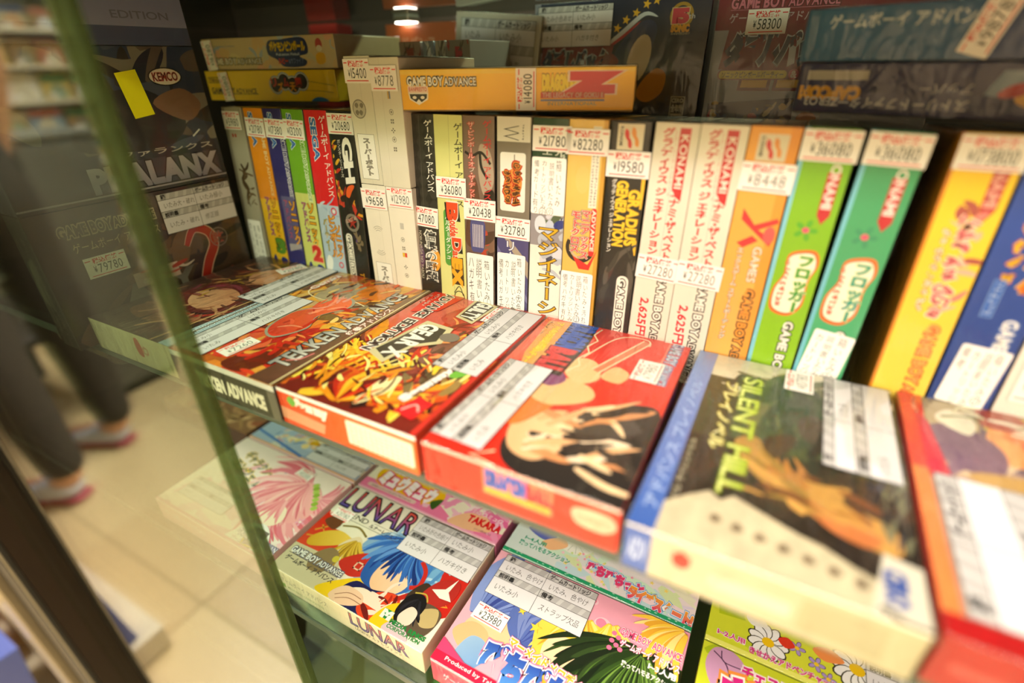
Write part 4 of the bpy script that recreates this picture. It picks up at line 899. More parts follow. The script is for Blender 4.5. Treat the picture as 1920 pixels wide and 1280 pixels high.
def t_lun(p, r):
    p.fill('efe8da'); zz = [(0, 48)]
    for k in range(17): zz += [(k*2.2+1.1, 55-k*.1), (k*2.2+2.2, 52.4-k*.1)]
    p.poly([(0, 0), (0, 55)]+zz[1:]+[(38, 8)], 'd8321c', ('e86a48', (10, 50), (0, 0))); p.poly([(0, 0), (60, 0), (40, 24), (0, 22)], 'd8cdb0')
    zz = []
    for k in range(12): zz += [(100+k*2.6, 56-k*.2), (101.3+k*2.6, 53.5-k*.2)]
    p.poly([(100, 12)]+zz+[(129, 20), (122, 10)], 'cc2c20'); p.poly([(100, 0), (129, 6), (129, 24), (116, 14)], 'efe8da')
    p.line([(4, 36), (14, 46), (6, 42), (16, 34), (2, 30)], 1.4, 'e0a040'); p.line([(116, 34), (126, 30), (114, 26)], 1.3, 'e0a040'); p.line([(26, 44), (34, 42), (28, 38), (26, 44)], 1, 'e0a040')
    # moon and veil
    p.ell(70, 40, 26, 24, '8fb4d8'); p.chaos(50, 24, 44, 36, ['a8c8e4', '6a98cc', 'c8dcec', '84aed8'], 26, 18, 4, 30, 80, 81); p.ell(98, 42, 13, 18, '7cb0d8', 20); p.chaos(90, 34, 18, 18, ['b8d8ec', '5c94c8'], 12, 12, 2.4, 30, 60, 82); p.rect(92, 36, 1, 22, '8a8070')
    # plain drapery in the colours of the cover; the figures themselves are left out
    p.blob([(6, 30), (14, 40), (30, 46), (34, 38), (24, 30), (10, 24)], 'dcb034', ('f0d060', (8, 28), (30, 44))); p.blob([(16, 44), (22, 54), (36, 56), (44, 50), (40, 42), (26, 44)], 'f0ead8'); p.line([(20, 48), (32, 52), (43, 48)], 1.6, '8a7a3a', smooth=True); p.blob([(30, 34), (38, 46), (46, 40), (44, 30), (36, 26)], 'e8d8b8')
    p.strands(40, 44, 26, 230, 320, 20, ['c8a030', 'e0c050', 'a07c20'], 2.4, 83, .3); p.blob([(20, 20), (28, 30), (38, 26), (36, 12), (24, 10)], '9a8460'); p.blob([(4, 46), (10, 54), (18, 50), (16, 42)], '7a4c30'); p.ell(37, 24, 2.6, 2.6, 'd8c84c')
    p.blob([(40, 2), (52, 14), (66, 22), (72, 16), (60, 4), (52, 0)], 'f4cf22'); p.blob([(40, 24), (50, 36), (60, 38), (66, 26), (54, 18)], 'cc3a2c'); p.frame(52, 24, 6, 6, 1, 'ecc8b0')
    p.blob([(60, 24), (58, 44), (66, 58), (82, 62), (98, 56), (102, 40), (96, 26), (84, 18), (70, 18)], '2f5fae', ('4c86cc', (60, 20), (90, 60)))
    p.blob([(68, 26), (70, 40), (80, 46), (92, 40), (94, 28), (86, 18), (74, 18)], 'f2c9a2', ('f8dcc0', (70, 20), (90, 44)))
    p.strands(84, 62, 34, 200, 300, 34, ['2c5cac', '3f74c2', '1e3c80', '5a90d4'], 3.6, 84, .15); p.strands(80, 60, 42, 190, 225, 12, ['3f74c2', '24489a', '6a9cdc'], 4, 85, .3); p.line([(92, 50), (99, 44), (101, 34), (96, 30)], 3, 'c83428', smooth=True)
    p.blob([(56, 8), (62, 18), (76, 18), (92, 22), (96, 12), (84, 0), (64, 0)], '26265e'); p.blob([(74, 6), (80, 18), (94, 22), (98, 14), (90, 2), (80, 0)], 'e2502a'); p.chaos(76, 2, 20, 18, ['c03020', 'e86a38', '7a1c18', 'f0e0d0'], 16, 12, 2.4, 40, 80, 86)
    p.blob([(60, 10), (70, 16), (84, 14), (90, 8), (76, 8), (66, 6)], 'f0e2d0'); p.blob([(52, 2), (58, 12), (72, 12), (76, 6), (64, 0)], 'f0cdb0'); p.line([(56, 4), (64, 9), (74, 9)], .5, 'a87860', smooth=True); p.line([(58, 2), (66, 6), (76, 6)], .5, 'a87860', smooth=True)
    p.blob([(88, 0), (92, 14), (102, 20), (108, 14), (106, 4), (98, 0)], 'f2cb20'); p.blob([(98, 26), (104, 38), (112, 34), (110, 22), (102, 18)], '4a3a2c')
    p.blob([(106, 30), (112, 44), (124, 48), (127, 38), (122, 28), (112, 26)], 'b8342c'); p.poly([(110, 36), (118, 40), (122, 50), (121, 39), (126, 34), (118, 33)], 'f0ece4'); p.blob([(104, 12), (112, 26), (126, 24), (124, 8), (112, 4)], '6a5a48'); p.blob([(112, 20), (122, 26), (126, 16), (118, 12)], 'c8b480')
    p.blob([(98, 14), (100, 26), (108, 30), (114, 24), (112, 12), (104, 6)], '1d1a1c'); p.strands(108, 27, 18, 220, 300, 16, ['1a181c', '2e2c34'], 2.4, 87, .2); p.blob([(102, 12), (106, 20), (112, 18), (112, 10), (106, 7)], 'f0dccc'); p.blob([(98, 0), (102, 8), (112, 6), (116, 0)], 'd8c4cc')
    p.line([(102, 29), (109, 31), (113, 27)], 1, 'c8b450', smooth=True)
    # lettering
    p.text('LUNAR', 2, 62.5, 66, 19, '5058ac', ol='3a2a34', ow=.04, bold=-.01, c2='e8644a'); 
    p.text('LEGEND', 5, 56.5, 30, 4.4, '5a5a44', bold=-.005); p.text('ルナーレジェンド', 38, 55.5, 30, 3.4, '3a3a3a'); p.rect(4, 54.4, 66, .3, '6a6a60'); p.rect(40, 60, 30, .25, '6a6a60')
    GBA(p, 3, 14.6, 47, 4.8, 0, 'f6f4f2', '7a7488'); p.rect(3, 13.4, 46, .3, '6a6468'); p.text('ゲームボーイ アドバンス', 4, 8, 44, 4.2, '5a5458', bold=.01)
    p.rect(92, 6, 7, 6, '2f9a4c'); p.text('M', 92.6, 6.4, 5.8, 5, 'e8f4e8', bold=.1); p.text('MEDIA RINGS', 100, 5.4, 26, 2.7, '2c8a44', bold=.05); p.text('CORPORATION', 100, 2.4, 24, 2.3, '2c8a44', bold=.03)
    condlabel(p, 68.5, 50, 60, 33, r, vals=('いたみ折れ色焼け', 'いたみ小', 'いたみ小', 'ハガキ付き')); price(p, 4, 51.5, '21780', r, 17, 9.4, faint=1, lift=.5)
def f_lun(p, r):
    p.fill('ece2c8', ('e4d8b8', (0, 0), (129, 0))); p.rect(0, 20, 129, 1, 'faf6ec'); p.text('ゲームボーイ アドバンス', 7, 9, 44, 5, '8a8070', bold=.0); p.rect(6, 3, 4, 4, '88a858'); p.text('MEDIA RINGS CORPORATION', 12, 3.6, 34, 2.4, 'a8ac78')
    p.text('LUNAR', 71, 7, 46, 11, '6a70a8', ol='4a4460', ow=.04, c2='e07858', bold=-.01); p.text('LEGEND ルナレジェンド', 74, 3, 38, 3, '6a6450')
lying(-111, -126.5, LOW, 'white game box with large red and blue serif title, centre of the front row below', 'e6dcc4', t_lun, f_lun, W=129, D=84, slv=SLEEVE, seed=51, amp=.08, group=GL)
def t_mer(p, r):
    p.fill('f2b8c8', ('f4a8c0', (60, 30), (120, 84))); rd = random.Random(4)
    for k in range(22): x, y, q = rd.uniform(0, 129), rd.uniform(10, 84), rd.uniform(1.5, 6); p.ell(x, y, q, q, 'f6ccd8'); p.ell(x-.2*q, y+.25*q, q*.6, q*.55, 'f290b0')
    # plain ribbons of colour in place of the figures
    p.strands(8, 30, 62, 20, 110, 36, ['5a6cb4', '7488c8', '4454a0', '8ea0d8'], 6, 91, -.4); p.blob([(6, 28), (16, 40), (30, 42), (40, 34), (34, 24), (16, 22)], 'f6cfa6'); p.strands(40, 30, 34, 60, 140, 16, ['6478bc', '8494cc', '4c5ca8'], 5, 92, -.5)
    p.blob([(2, 20), (10, 30), (22, 28), (24, 18), (14, 12)], 'f4c090'); p.blob([(10, 10), (14, 22), (24, 22), (28, 12), (22, 4), (14, 4)], 'a4c4e4', ('7ca4d4', (10, 20), (26, 4)))
    p.strands(74, 56, 44, 200, 350, 44, ['f4d048', 'f8e07c', 'e8b838', 'f6d860'], 5, 93, .5); p.blob([(46, 48), (58, 60), (82, 62), (94, 48), (90, 28), (70, 18), (52, 28)], 'f4d45c'); p.strands(72, 66, 36, 225, 320, 26, ['f0c840', 'f8e488', 'd8a838'], 4, 94, .1); p.blob([(54, 36), (60, 46), (78, 46), (84, 34), (74, 22), (60, 24)], 'f9d9b4')
    p.strands(86, 70, 40, 250, 330, 16, ['f4d048', 'f8e488'], 4.6, 95, -.4)
    p.strands(108, 62, 62, 190, 345, 60, ['26361c', '3c5228', '5a7a34', '2e4220', '1e2c18'], 6, 96, .25); p.blob([(88, 40), (98, 56), (116, 58), (127, 44), (126, 20), (100, 10), (86, 22)], '2c401f'); p.strands(108, 60, 44, 230, 310, 40, ['3c5626', '54742e', '26381c', '7a9c48'], 2.6, 97, .1)
    p.blob([(100, 2), (102, 12), (116, 12), (120, 2), (110, 0)], 'f4cca4'); p.strands(128, 84, 34, 180, 260, 16, ['f4cc50', 'f8e090', 'e8b040'], 5, 98, .2)
    for k in range(9): p.ell(92+3.4*math.sin(k*2.1), 66-k*1.6, 1.5, 1.4, 'e8789c')
    p.star(46, 44, 4, 'f4cc4c'); p.star(34, 50, 3, 'f4cc4c'); p.rect(0, 0, 129, 6.4, 'd4284c'); p.poly([(0, 6), (20, 6), (0, 14)], 'e84c78')
    p.text('Produced by Takashi Shimomura', 8, 2, 60, 3, 'f8dce0', bold=.02)
    p.text('マーメイドメロディー', 36, 27, 52, 6, 'f2b838', -6, ol='fdf0f0', ow=.12, bold=.05, ol2='f090ac', ow2=.18); p.text('ぴちぴちピッチ', 26, 8, 92, 17, '5a94d8', -2, ol='fdf6fa', ow=.1, bold=.09, c2='3a5ab0', ol2='ee8ab0', ow2=.16)
    p.text('GAME BOY ADVANCE', 92, 64, 36, 4.4, 'f0608c', ol='fce0ea', ow=.08, bold=.02); p.text('ゲームボーイ アドバンス', 94, 57, 34, 4.6, 'fbeef2', ol='d8608c', ow=.07, bold=.03); p.text('1~3人用', 112, 52, 15, 3.6, 'fbf4f4', bold=.04); p.text('歌ってハモるアクション', 98, 46.6, 30, 3.4, 'f6f2ea', bold=.03)
    condlabel(p, 6, 50.5, 66, 32, r, vals=('いたみ、色やけ', 'いたみ、色やけ', 'いたみ小', 'ストラップ欠品')); price(p, 7, 32, '23980', r, 22, 11.5, ang=-2)
def f_mer(p, r): p.fill('e8506e'); p.text('ゲームボーイ アドバンス', 8, 7, 50, 6, 'f8ccd8', bold=.03); p.rect(0, 19, 129, 2, 'f6c0cc')
lying(24, -126.5, LOW, 'pink game box with blue and dark green hair shapes and 23980 yen sticker', 'e0506c', t_mer, f_mer, W=129, D=84, slv=SLEEVE, seed=52, amp=.08, group=GL)
def t_kis(back):
    def f(p, r):
        p.fill('d4dc3c', ('e0e04c', (0, 0), (60, 60)) if back else ('c4cc2c', (0, 84), (60, 40)))
        p.chaos(0, 0, 129, 84, ['c4d034', 'dce45c', 'b4c428'], 24, 30, 6, 20, 60, 101+back)
        if back:
            p.rect(0, 0, 129, 2.6, 'ecec7c'); p.poly([(4, 26), (18, 27), (20, 22), (5, 20)], 'b8c820')
            p.flower(33, 14, 11, 'f2f0f0', 'f0c81c', 11, '4a4430'); p.flower(78, 20, 13, 'f2f0f0', 'f0c81c', 12, '4a4430'); p.flower(96, 10, 8, 'f2f0f0', 'f0c81c', 10, '4a4430')
            for x, y, q in ((48, 18, 4.5), (58, 13, 4.5), (64, 7, 4), (86, 6, 5)): p.flower(x, y, q, 'b49cd4', 'f0cc30', 5, '5a4470')
            p.blob([(38, 19), (43, 22), (47, 18), (42, 15)], 'e0442c'); p.blob([(56, 22), (64, 26), (72, 21), (62, 17)], 'f09a58'); p.blob([(20, 26), (26, 30), (32, 24), (24, 21)], 'f2efe8')
            p.text('1~2人用', 6, 6, 15, 3.6, 'd83c8c', ol='f8e8f0', ow=.1, bold=.03); p.text('きせかえアドベンチャーゲーム', 24, 2.6, 52, 4.2, 'd83c8c', ol='f8e8f0', ow=.1, bold=.04)
            condlabel(p, 82, 10, 46, 30, r)
        else:
            p.blob([(3, 70), (6, 82), (16, 84), (24, 76), (20, 62), (10, 58)], 'd0a0c4'); p.line([(6, 80), (14, 74), (18, 60)], .7, '5a3a5c', smooth=True); p.line([(10, 82), (12, 76), (22, 76)], .6, '5a3a5c', smooth=True)
            p.chaos(60, 40, 50, 44, ['f0eadc', '8cc04c', 'e8e0d0'], 12, 24, 6, 60, 50, 104)
            p.text('チェスティとぬいくるみの', 22, 72, 76, 7, 'd8308c', ol='fae8f0', ow=.14, bold=.05)
            p.text('きせかえ', 14, 44, 70, 24, 'd8308c', ol='faf0ec', ow=.12, bold=.09, ol2='f09a48', ow2=.2)
    return f
def f_lime(p, r): p.fill('c4cc2c'); p.rect(0, 19, 129, 2, 'e8ec6c')
lying(161, -126.5, LOW, 'lime green game box with magenta title, rightmost of the front row below', 'c0c828', t_kis(0), f_lime, W=129, D=84, slv=SLEEVE, seed=53, amp=.08, group=GL)
lying(161, -41, LOW, 'yellow green game box covered with daisies, rightmost of the back row below', 'c0c828', t_kis(1), f_lime, W=129, D=84, slv=SLEEVE, seed=54, amp=.08, group=GL)
def t_bk(p, r):
    p.fill('aebcd4'); p.chaos(0, 0, 129, 84, ['b8c4dc', 'd8d4cc', '98acd0', 'e0d8c4'], 40, 34, 7, 20, 60, 111); p.ell(62, 25, 9, 8, 'e0ac1c'); p.ell(58, 14, 4, 3.4, 'f0d8a0'); p.blob([(66, 24), (76, 26), (84, 18), (74, 14)], 'b87c30'); p.ell(74, 9, 4, 3, 'e8a024'); p.ell(86, 17, 2.4, 4, '5a3a58')
    p.chaos(20, 8, 46, 20, ['e8c4a0', 'c8a8b8', 'f0e0c0', 'e8d080', '8a9cc0'], 26, 10, 3, 20, 80, 112); p.rect(0, 0, 129, 2, 'e8b48c'); p.line([(0, 12), (40, 6), (66, 2)], 2.6, '5c84c4', smooth=True)
    condlabel(p, 70, 2.5, 58, 22, r, vals=('いたみ', 'いたみ', '', 'プレイ可'))
lying(-245, -41, LOW, 'pale blue game box with small yellow shapes, left of the back row below', 'c8b4a4', t_bk, f_pink('e0a890', ''), W=129, D=84, group=GL)
def t_brn(p, r):
    p.m = 1; p.fill('9a7458'); p.chaos(0, 0, 129, 84, ['b08a64', '7a5440', 'c89a74', 'a86a50', '5c4438', 'd8b088'], 70, 24, 6, 20, 70, 115); p.m = 0; p.squig(70, 6, 44, 12, 'b8946c', n=2, lw=1.4, seed=9); condlabel(p, 10, 50, 60, 28, r)
lying(-379, -41, LOW, 'brown toned game box at the left end of the back row below', '7a5c50', t_brn, lambda p, r: (p.fill('6a4c48'), p.squig(50, 5, 30, 11, '9a8078', n=3, lw=.8)), W=129, D=84, group=GL)
def t_mew(p, r):
    p.fill('f4ecd8'); p.poly([(0, 0), (129, 0), (129, 10), (90, 4), (70, 14), (0, 11)], 'f288b4'); p.chaos(60, 4, 60, 30, ['f4a0c4', 'f6c4d8', 'ec78ac', 'f8e0e4'], 40, 22, 5, 40, 80, 121)
    p.blob([(6, 18), (10, 28), (30, 34), (60, 32), (72, 20), (66, 10), (40, 8), (14, 10)], 'f4c41c'); p.ell(60, 27, 10, 7, 'f4cc30'); p.blob([(40, 34), (56, 44), (70, 36), (56, 30)], '3c64b4'); p.blob([(64, 12), (72, 18), (70, 6)], '4a6a2c')
    p.text('ミュウミュウ', 12, 10.5, 52, 13.5, 'fdf2f6', -1, ol='ec4c94', ow=.16, bold=.09, ol2='f8b018', ow2=.24); p.text('東京', 18, 26, 17, 8, 'fdf2f6', ol='ec4c94', ow=.16, bold=.09)
    p.rrect(6, 3.5, 48, 4, 1.8, 'e8c8c4'); p.text('登場!新ミュウミュウ みんなでご奉仕するにゃん', 10, 4.2, 40, 2, '9a6a74')
    p.blob([(86, 2), (96, 16), (112, 18), (120, 8), (104, 2)], 'f4c49c'); p.text('ミュウミュウ', 98, 18, 26, 4, 'fdeef4', ol='f07cac', ow=.12); p.text('TAKARA', 99, 9.5, 27, 6, 'e0242c', bold=.06); p.text('(C)講談社', 108, 4.4, 14, 2.2, 'b87c84')
    p.rect(0, 0, 129, 1.4, 'f6b4d0')
lying(-111, -41, LOW, 'pink and cream game box with bubbly pink title and red capital lettering', 'e87ca8', t_mew, f_pink('ec88b0', ''), W=129, D=84, slv=SLEEVE, seed=55, amp=.08, group=GL)
def t_liv(p, r):
    p.fill('d4e4e0', ('f0e0e4', (40, 20), (100, 10))); p.chaos(0, 0, 129, 50, ['c8e0e8', 'e4d8ec', 'dce8b8', 'f4dce4', 'd4ecd4', 'ece8d0'], 60, 34, 6, 10, 60, 131)
    p.blob([(8, 26), (24, 34), (30, 26), (22, 20)], '6a78c0'); p.ell(44, 30, 14, 12, 'eef0e4'); p.up()
    for k in range(14): p.line([(44+6*math.cos(k*.45), 30+5*math.sin(k*.45)), (44+13*math.cos(k*.45), 30+11*math.sin(k*.45))], .4, 'b8c4b4', up=False)
    p.blob([(22, 18), (34, 28), (40, 22), (30, 14)], 'f4c494'); rd = random.Random(8)
    for k in range(34): p.star(rd.uniform(36, 127), rd.uniform(5, 22), rd.uniform(1, 1.9), rd.choice(['f0a0b8', 'f4dc7c', 'f8ccd8', 'c8e08c']))
    p.text('1~4人用', 10, 14.5, 16, 3.6, '3cae8c', bold=.03); p.text('歌ってハモるアクション', 8, 9, 38, 4.2, '3cae8c', bold=.03)
    p.text('ぴちぴちっと', 58, 10.5, 38, 7.6, 'e0487c', -3, ol='fdf6fa', ow=.12, bold=.1, ol2='5aa4dc', ow2=.19); p.text('ライブスタート!', 88, 4.6, 40, 9, 'e4447c', -4, c2='f4b030', ol='fdf6fa', ow=.12, bold=.1, ol2='5aa4dc', ow2=.19)
    p.rect(0, 0, 129, 2.6, '2fa474'); p.up()
    for k in range(26): p.ell(rd.uniform(2, 127), rd.uniform(.5, 2.2), rd.uniform(.4, 1), .4, 'b4e4cc', n=8)
def f_grn(p, r): p.fill('2c9868'); p.rect(0, 19, 129, 2, 'c4ecd8')
lying(24, -41, LOW, 'pastel game box with green foil edge partly under the red box', '3c9c70', t_liv, f_grn, W=129, D=84, slv=SLEEVE, seed=56, amp=.08, group=GL)

# ---- lowest shelf: clear stands and a green tray
def stand(x, y, label, rot=0, ang=25):
    r = empty('acrylic_stand', (x, y, -329.6), (0, 0, R(rot)), label=label, cat='display stand')
    block('base_plate', 0, 0, 0, 62, 34, 2, ACRY, r, bev=.4); block('front_lip', 0, 0, 2.2, 62, 2, 12, ACRY, r, bev=.4)
    o = block('back_plate', 0, 0, 0, 62, 2, 46, ACRY, r, bev=.4); o.location = (0, 32*MM, 1*MM); o.rotation_euler = (R(-18), 0, 0); return r
stand(-90, -128, 'clear acrylic stand on the lowest shelf left of the green tray', 5); stand(-176, -120, 'clear acrylic stand at the left of the lowest shelf', -4); stand(-8, -126, 'clear acrylic stand on the lowest shelf right of the green tray', 3)
r = empty('cartridge_tray', (-40, -92, -329.6), (R(10), 0, R(-8)), label='green tray with cream cartridge on the lowest shelf', cat='tray')
block('tray', 0, 0, 0, 56, 34, 7, plain('green_plastic', '3c9a34', .35), r, bev=2); block('cartridge', 8, 6, 7.1, 48, 26, 11, plain('cream_plastic', 'd8c8a4', .5), r, bev=2.4); block('label', 13, 10, 11.05, 43, 22, 11.3, plain('cartridge_label', 'c8b088', .5, 0, .3, 200), r)
r = empty('game_console', (-100, -78, -329.6), (0, 0, R(20)), label='dark grey handheld console on the lowest shelf behind the left stand', cat='console')
block('body', 0, 0, 0, 78, 52, 20, plain('dark_plastic', '3c3a38', .4), r, bev=3); block('screen', 20, 10, 20.1, 58, 40, 20.8, plain('screen_glass', '20262a', .1), r, bev=.5)
for i in range(2): block('button', 64+i*6, 18+i*8, 20.1, 68+i*6, 22+i*8, 22, plain('button_red%d' % i, '8a2c3c', .4), r, bev=.8)
r = empty('game_console', (-250, -60, -329.6), (0, 0, R(-10)), label='pale handheld console at the left of the lowest shelf', cat='console')
block('body', 0, 0, 0, 110, 56, 18, plain('pale_plastic', 'cdb9a4', .4), r, bev=3); block('screen', 30, 10, 18.1, 80, 46, 18.8, plain('screen_glass_pale', '5c5a58', .15), r, bev=.5)
block('button', 92, 30, 18.1, 98, 36, 20, plain('button_orange', 'd8603c', .4), r, bev=1)
# ================================================================ left wall of boxes and things on top of the row
# upright box facing right, at the left end
def side_box(x, y, z, T, W, H, label, body, face, endp, seed):
    r = empty('game_box', (x, y, z), label=label, cat='game box', group='dark game boxes standing face right at the left end')
    link('carton', boxmesh('carton', 0, 0, 0, T, W, H, .5, body), PRINT, r)
    p = Pr((T, 0, 0), (0, 1, 0), (0, 0, 1), W, H); face(p, r); p.build('cover_print', PRINT, r)
    if endp: p = Pr((0, 0, 0), (1, 0, 0), (0, 0, 1), T, H); endp(p, r); p.build('side_print', PRINT, r)
    sleeve(r, T, W, H, SLEEVE, seed, .3); return r
def c_two(p, r):
    p.fill('3a2c24', ('5a4438', (30, 0), (120, 60))); p.chaos(0, 0, 129, 84, ['4a382c', '6a4c3a', '2c211c', '7a5c48', '3c2a30'], 50, 40, 9, 30, 60, 141)
    GBA(p, 14, 68, 56, 7, 0, '5a5044', 'b8aa8c'); p.text('ゲームボーイ アドバンス', 18, 58, 52, 6, 'c8b898', bold=0)
    p.text('ARY', 36, 16, 46, 13, '9a948c', bold=.06, c2='6a6460'); p.rect(44, 26, 30, 10, 'c8b0a4'); p.chaos(44, 28, 30, 8, ['b04038', 'd8c8bc'], 8, 12, 2, 0, 20, 143)
    p.line([(84, 44), (92, 54), (102, 50), (104, 40), (96, 28), (90, 14), (96, 10), (106, 14), (114, 20)], 8, 'd8b8a0', True, smooth=True); p.line([(84, 44), (92, 54), (102, 50), (104, 40), (96, 28), (90, 14), (96, 10), (106, 14), (114, 20)], 6.6, 'b02c20', True, smooth=True)
    p.ring(109, 44, 7, .6, '9a8a80'); p.text('改', 105, 40, 8, 8, 'b85040', ol='8a7a70', ow=.04)
    condlabel(p, 74, 55, 54, 27, r, vals=('いたみ大・破れ', 'いたみ極小', 'いたみ・破れ', '修正版')); price(p, 20, 41, '79780', r, 24, 13)
def e_two(p, r): p.fill('34302c'); p.push(14, 6, 90); p.scrib(0, 0, 70, 4, '8a8478', 4, 22, .5); p.pop(); p.poly([(2, 30), (12, 26), (12, 60), (4, 56)], '6a6658')
side_box(-246.5, -135, .3, 21, 129, 84, 'dark brown game box with red numeral 2 behind the glass door', '2c2824', c_two, e_two, 61)
def c_pha(p, r):
    p.fill('3e4a66', ('2a2c34', (0, 60), (0, 10))); p.chaos(0, 24, 129, 60, ['2c3040', '545c70', '8a8478', '3a3430', '6a6058'], 36, 40, 9, 20, 60, 151); p.blob([(40, 30), (60, 56), (90, 60), (110, 40), (90, 26)], '23242c'); p.blob([(92, 52), (112, 60), (124, 50), (112, 40)], '8a6a54')
    p.ell(105, 67, 11, 5.4, '2c2622'); p.ell(105, 67, 10.2, 4.7, 'e4dccc'); p.text('KEMCO', 97, 64.6, 16, 4.8, '3a342e', bold=.0, ol='c85048', ow=.03)
    p.text('ファランクス', 62, 22, 62, 3.8, 'c4c0b8'); p.rect(40, 4, 86, 16, '4c4a58'); p.text('PHALANX', 42, 5, 82, 13, '8c8c9c', ol='26242c', ow=.05, bold=.06, c2='b8b4bc'); p.rect(0, 2, 129, 1, 'a8a4ac'); p.line([(112, 30), (118, 34)], 1, 'd8dcd8')
    q = p.sub(78, 44, 13, 26, 8, .8); q.rect(0, 0, 13, 26, 'ece418'); slab(q, 'yellow_reflection', r)  # yellow patch stands in for a reflection in the sleeve
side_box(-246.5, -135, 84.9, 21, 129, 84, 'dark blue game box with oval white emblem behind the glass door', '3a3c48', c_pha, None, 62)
def c_lav(p, r):
    p.fill('a8aac8', ('8a94c0', (0, 0), (0, 40))); p.rect(0, 0, 129, 10, '5a6488'); p.text('EDITION', 84, 14, 34, 4, '7c7e98')
side_box(-246.5, -135, 169.5, 21, 129, 30, 'pale lavender carton with grey lettering on top behind the door', '9a9cb8', c_lav, None, 63)

# ---- boxes lying on top of the row, front edge towards the aisle
def topbox(x, y, z, yaw, label, body, art, T=21, W=129, D=84, seed=0, top=None, amp=.3, flip=False, slm=SLEEVE):
    r = empty('game_box', (x, y, z), (0, 0, yaw), label=label, cat='game box', group='game boxes lying on top of the row')
    link('carton', boxmesh('carton', 0, 0, 0, W, D, T, .5, body), PRINT, r)
    p = Pr((0, 0, 0), (1, 0, 0), (0, 0, 1), W, T)
    if flip: p.push(W, T, 180)
    art(p, r)
    if flip: p.pop()
    p.build('side_print', PRINT, r); sleeve(r, W, D, T, slm, seed, amp); return r
def s_yel(p, r):
    p.fill('f8b81c', ('fac83c', (0, 0), (0, 21))); p.rect(0, 18.6, 129, 2.4, 'f8d050'); p.rect(0, 0, 129, .7, '8a6a20')
    GBA(p, 4, 13, 40, 4.6); p.rect(4, 9.4, 12, 3.4, 'f0d8c8'); p.text('BANPRESTO', 4.6, 10.2, 10.6, 2, 'd05050', bold=.02)
    p.poly([(4, 9.4), (16, 9.4), (15.6, 6), (10, 3.2), (4.6, 6)], 'f2ece2'); p.poly([(4.8, 8.8), (15.2, 8.8), (14.8, 6.6), (11.6, 4.6), (10, 6.2), (8.4, 4.6), (5.2, 6.6)], '26221e'); p.ell(7.6, 7, 1.2, .8, 'f2ece2'); p.ell(12.4, 7, 1.2, .8, 'f2ece2')
    p.text('DRAGON BALL', 81, 10.6, 22, 6.6, 'f6dc3c', ol='8a5a1c', ow=.08, bold=.1); p.text('Z', 99, 10.2, 16, 7.6, 'd83c4c', ol='f0d8c8', ow=.1, bold=.16); p.rect(80, 6.4, 34, 3, 'c8402c'); p.text('THE LEGACY OF GOKU II', 81, 6.8, 32, 2.3, 'd8b0a0', bold=.03); p.rect(80, 5, 34, .9, '6a7cac'); p.text('INTERNATIONAL', 84, 3, 26, 1.7, '8aa098')
    price(p, 77.5, .5, '14080', r, 20.5, 11, ang=90)
topbox(-57.4, 1.4, 132.9, .275, 'orange yellow game box with 14080 yen sticker lying on the row', 'd8941c', s_yel, seed=71, amp=.5)
def s_rhy(p, r):
    p.fill('f2ce10', ('eac40c', (60, 0), (129, 0))); p.rect(2, 12.5, 22, 4.2, '2c2818'); p.rect(2.5, 13, 21, 3.2, 'e8c418'); p.text('Nintendo', 4, 13.4, 18, 2.6, '3a3018', bold=.02); GBA(p, 3, 5, 48, 4.4, 0, '2c2818', 'f0cc20'); p.rect(2.4, 4.4, 50, .4, '2c2818')
    for k in range(4): p.ell(72+k*8.4, 11+((k % 2)*2.4), 6.6, 6.4, '4c80b4')
    for k in range(4): p.ell(72+k*8.4, 11+((k % 2)*2.4), 6, 5.8, 'e8e4d0')
    for k in range(4): p.ell(72+k*8.4, 11+((k % 2)*2.4), 5.4, 5.2, '2c2420')
    for k, (ch, c, dy) in enumerate((('リ', 'c84438', 2), ('ズ', 'e89a2c', -1), ('ム', 'c84438', 2), ('天', 'e89a2c', -1), ('国', 'c84438', 2))): p.text(ch, 67.5+k*6, 8+dy, 5, 5.6, c, bold=.04)
    for k in range(20): p.ell(102+k*1.3, 13.6-k*.16+(0 if k % 2 else .3), .35, .35, '5a5020'); p.ell(100+k*1.3, 7.4-.004*k*k, .35, .35, '5a5020')
    p.ell(112, -3, 10, 6, '2c74a8'); price(p, 26, 0, '15180', r, 20.5, 10, ang=95)
topbox(-288, 40, 132.9, .108, 'yellow game box with black bubbly logo, lower of the top left pair', 'c8a810', s_rhy, seed=72)
def s_pok(p, r):
    p.fill('d2bd94'); p.chaos(0, 0, 129, 21, ['d8b88a', 'c8c0a0', 'b8c0c0', 'e0b090', 'd8c898', 'a8b4c4'], 30, 16, 5, 20, 80, 161); p.text('The Pokemon Company', 8, 15, 26, 1.6, '8a8c9c')
    GBA(p, 4, 3.6, 54, 4.4, 0, 'e8e0cc', '2c2a26'); P = [(66, 10), (68, 18), (80, 19), (98, 20), (104, 17), (104, 10), (96, 8), (102, 5), (98, 1.5), (80, 1.4), (74, 6)]
    p.blob(P, '30406c'); p.text('ポケモンピンボール', 69, 11.6, 33, 6, 'd8b428', ol='5a4c1c', ow=.07, bold=.06); p.text('Pokemon Pinball', 74, 8.6, 22, 1.7, 'c8d0dc'); p.text('ルビー', 75, 3.4, 9, 3.6, 'c84438', bold=.06); p.text('&サファイア', 85, 3.2, 14, 3.6, '7c8cb4')
    p.ell(115, 15, 3, 4, 'b85048'); p.ell(115, 12.6, 2.6, 2, 'e0d4bc'); p.blob([(111, 8), (114, 10), (119, 9), (119, 4), (114, 2.4), (111, 4)], 'e0b02c'); price(p, 12, 0, '16280', r, 20.5, 11, ang=94)
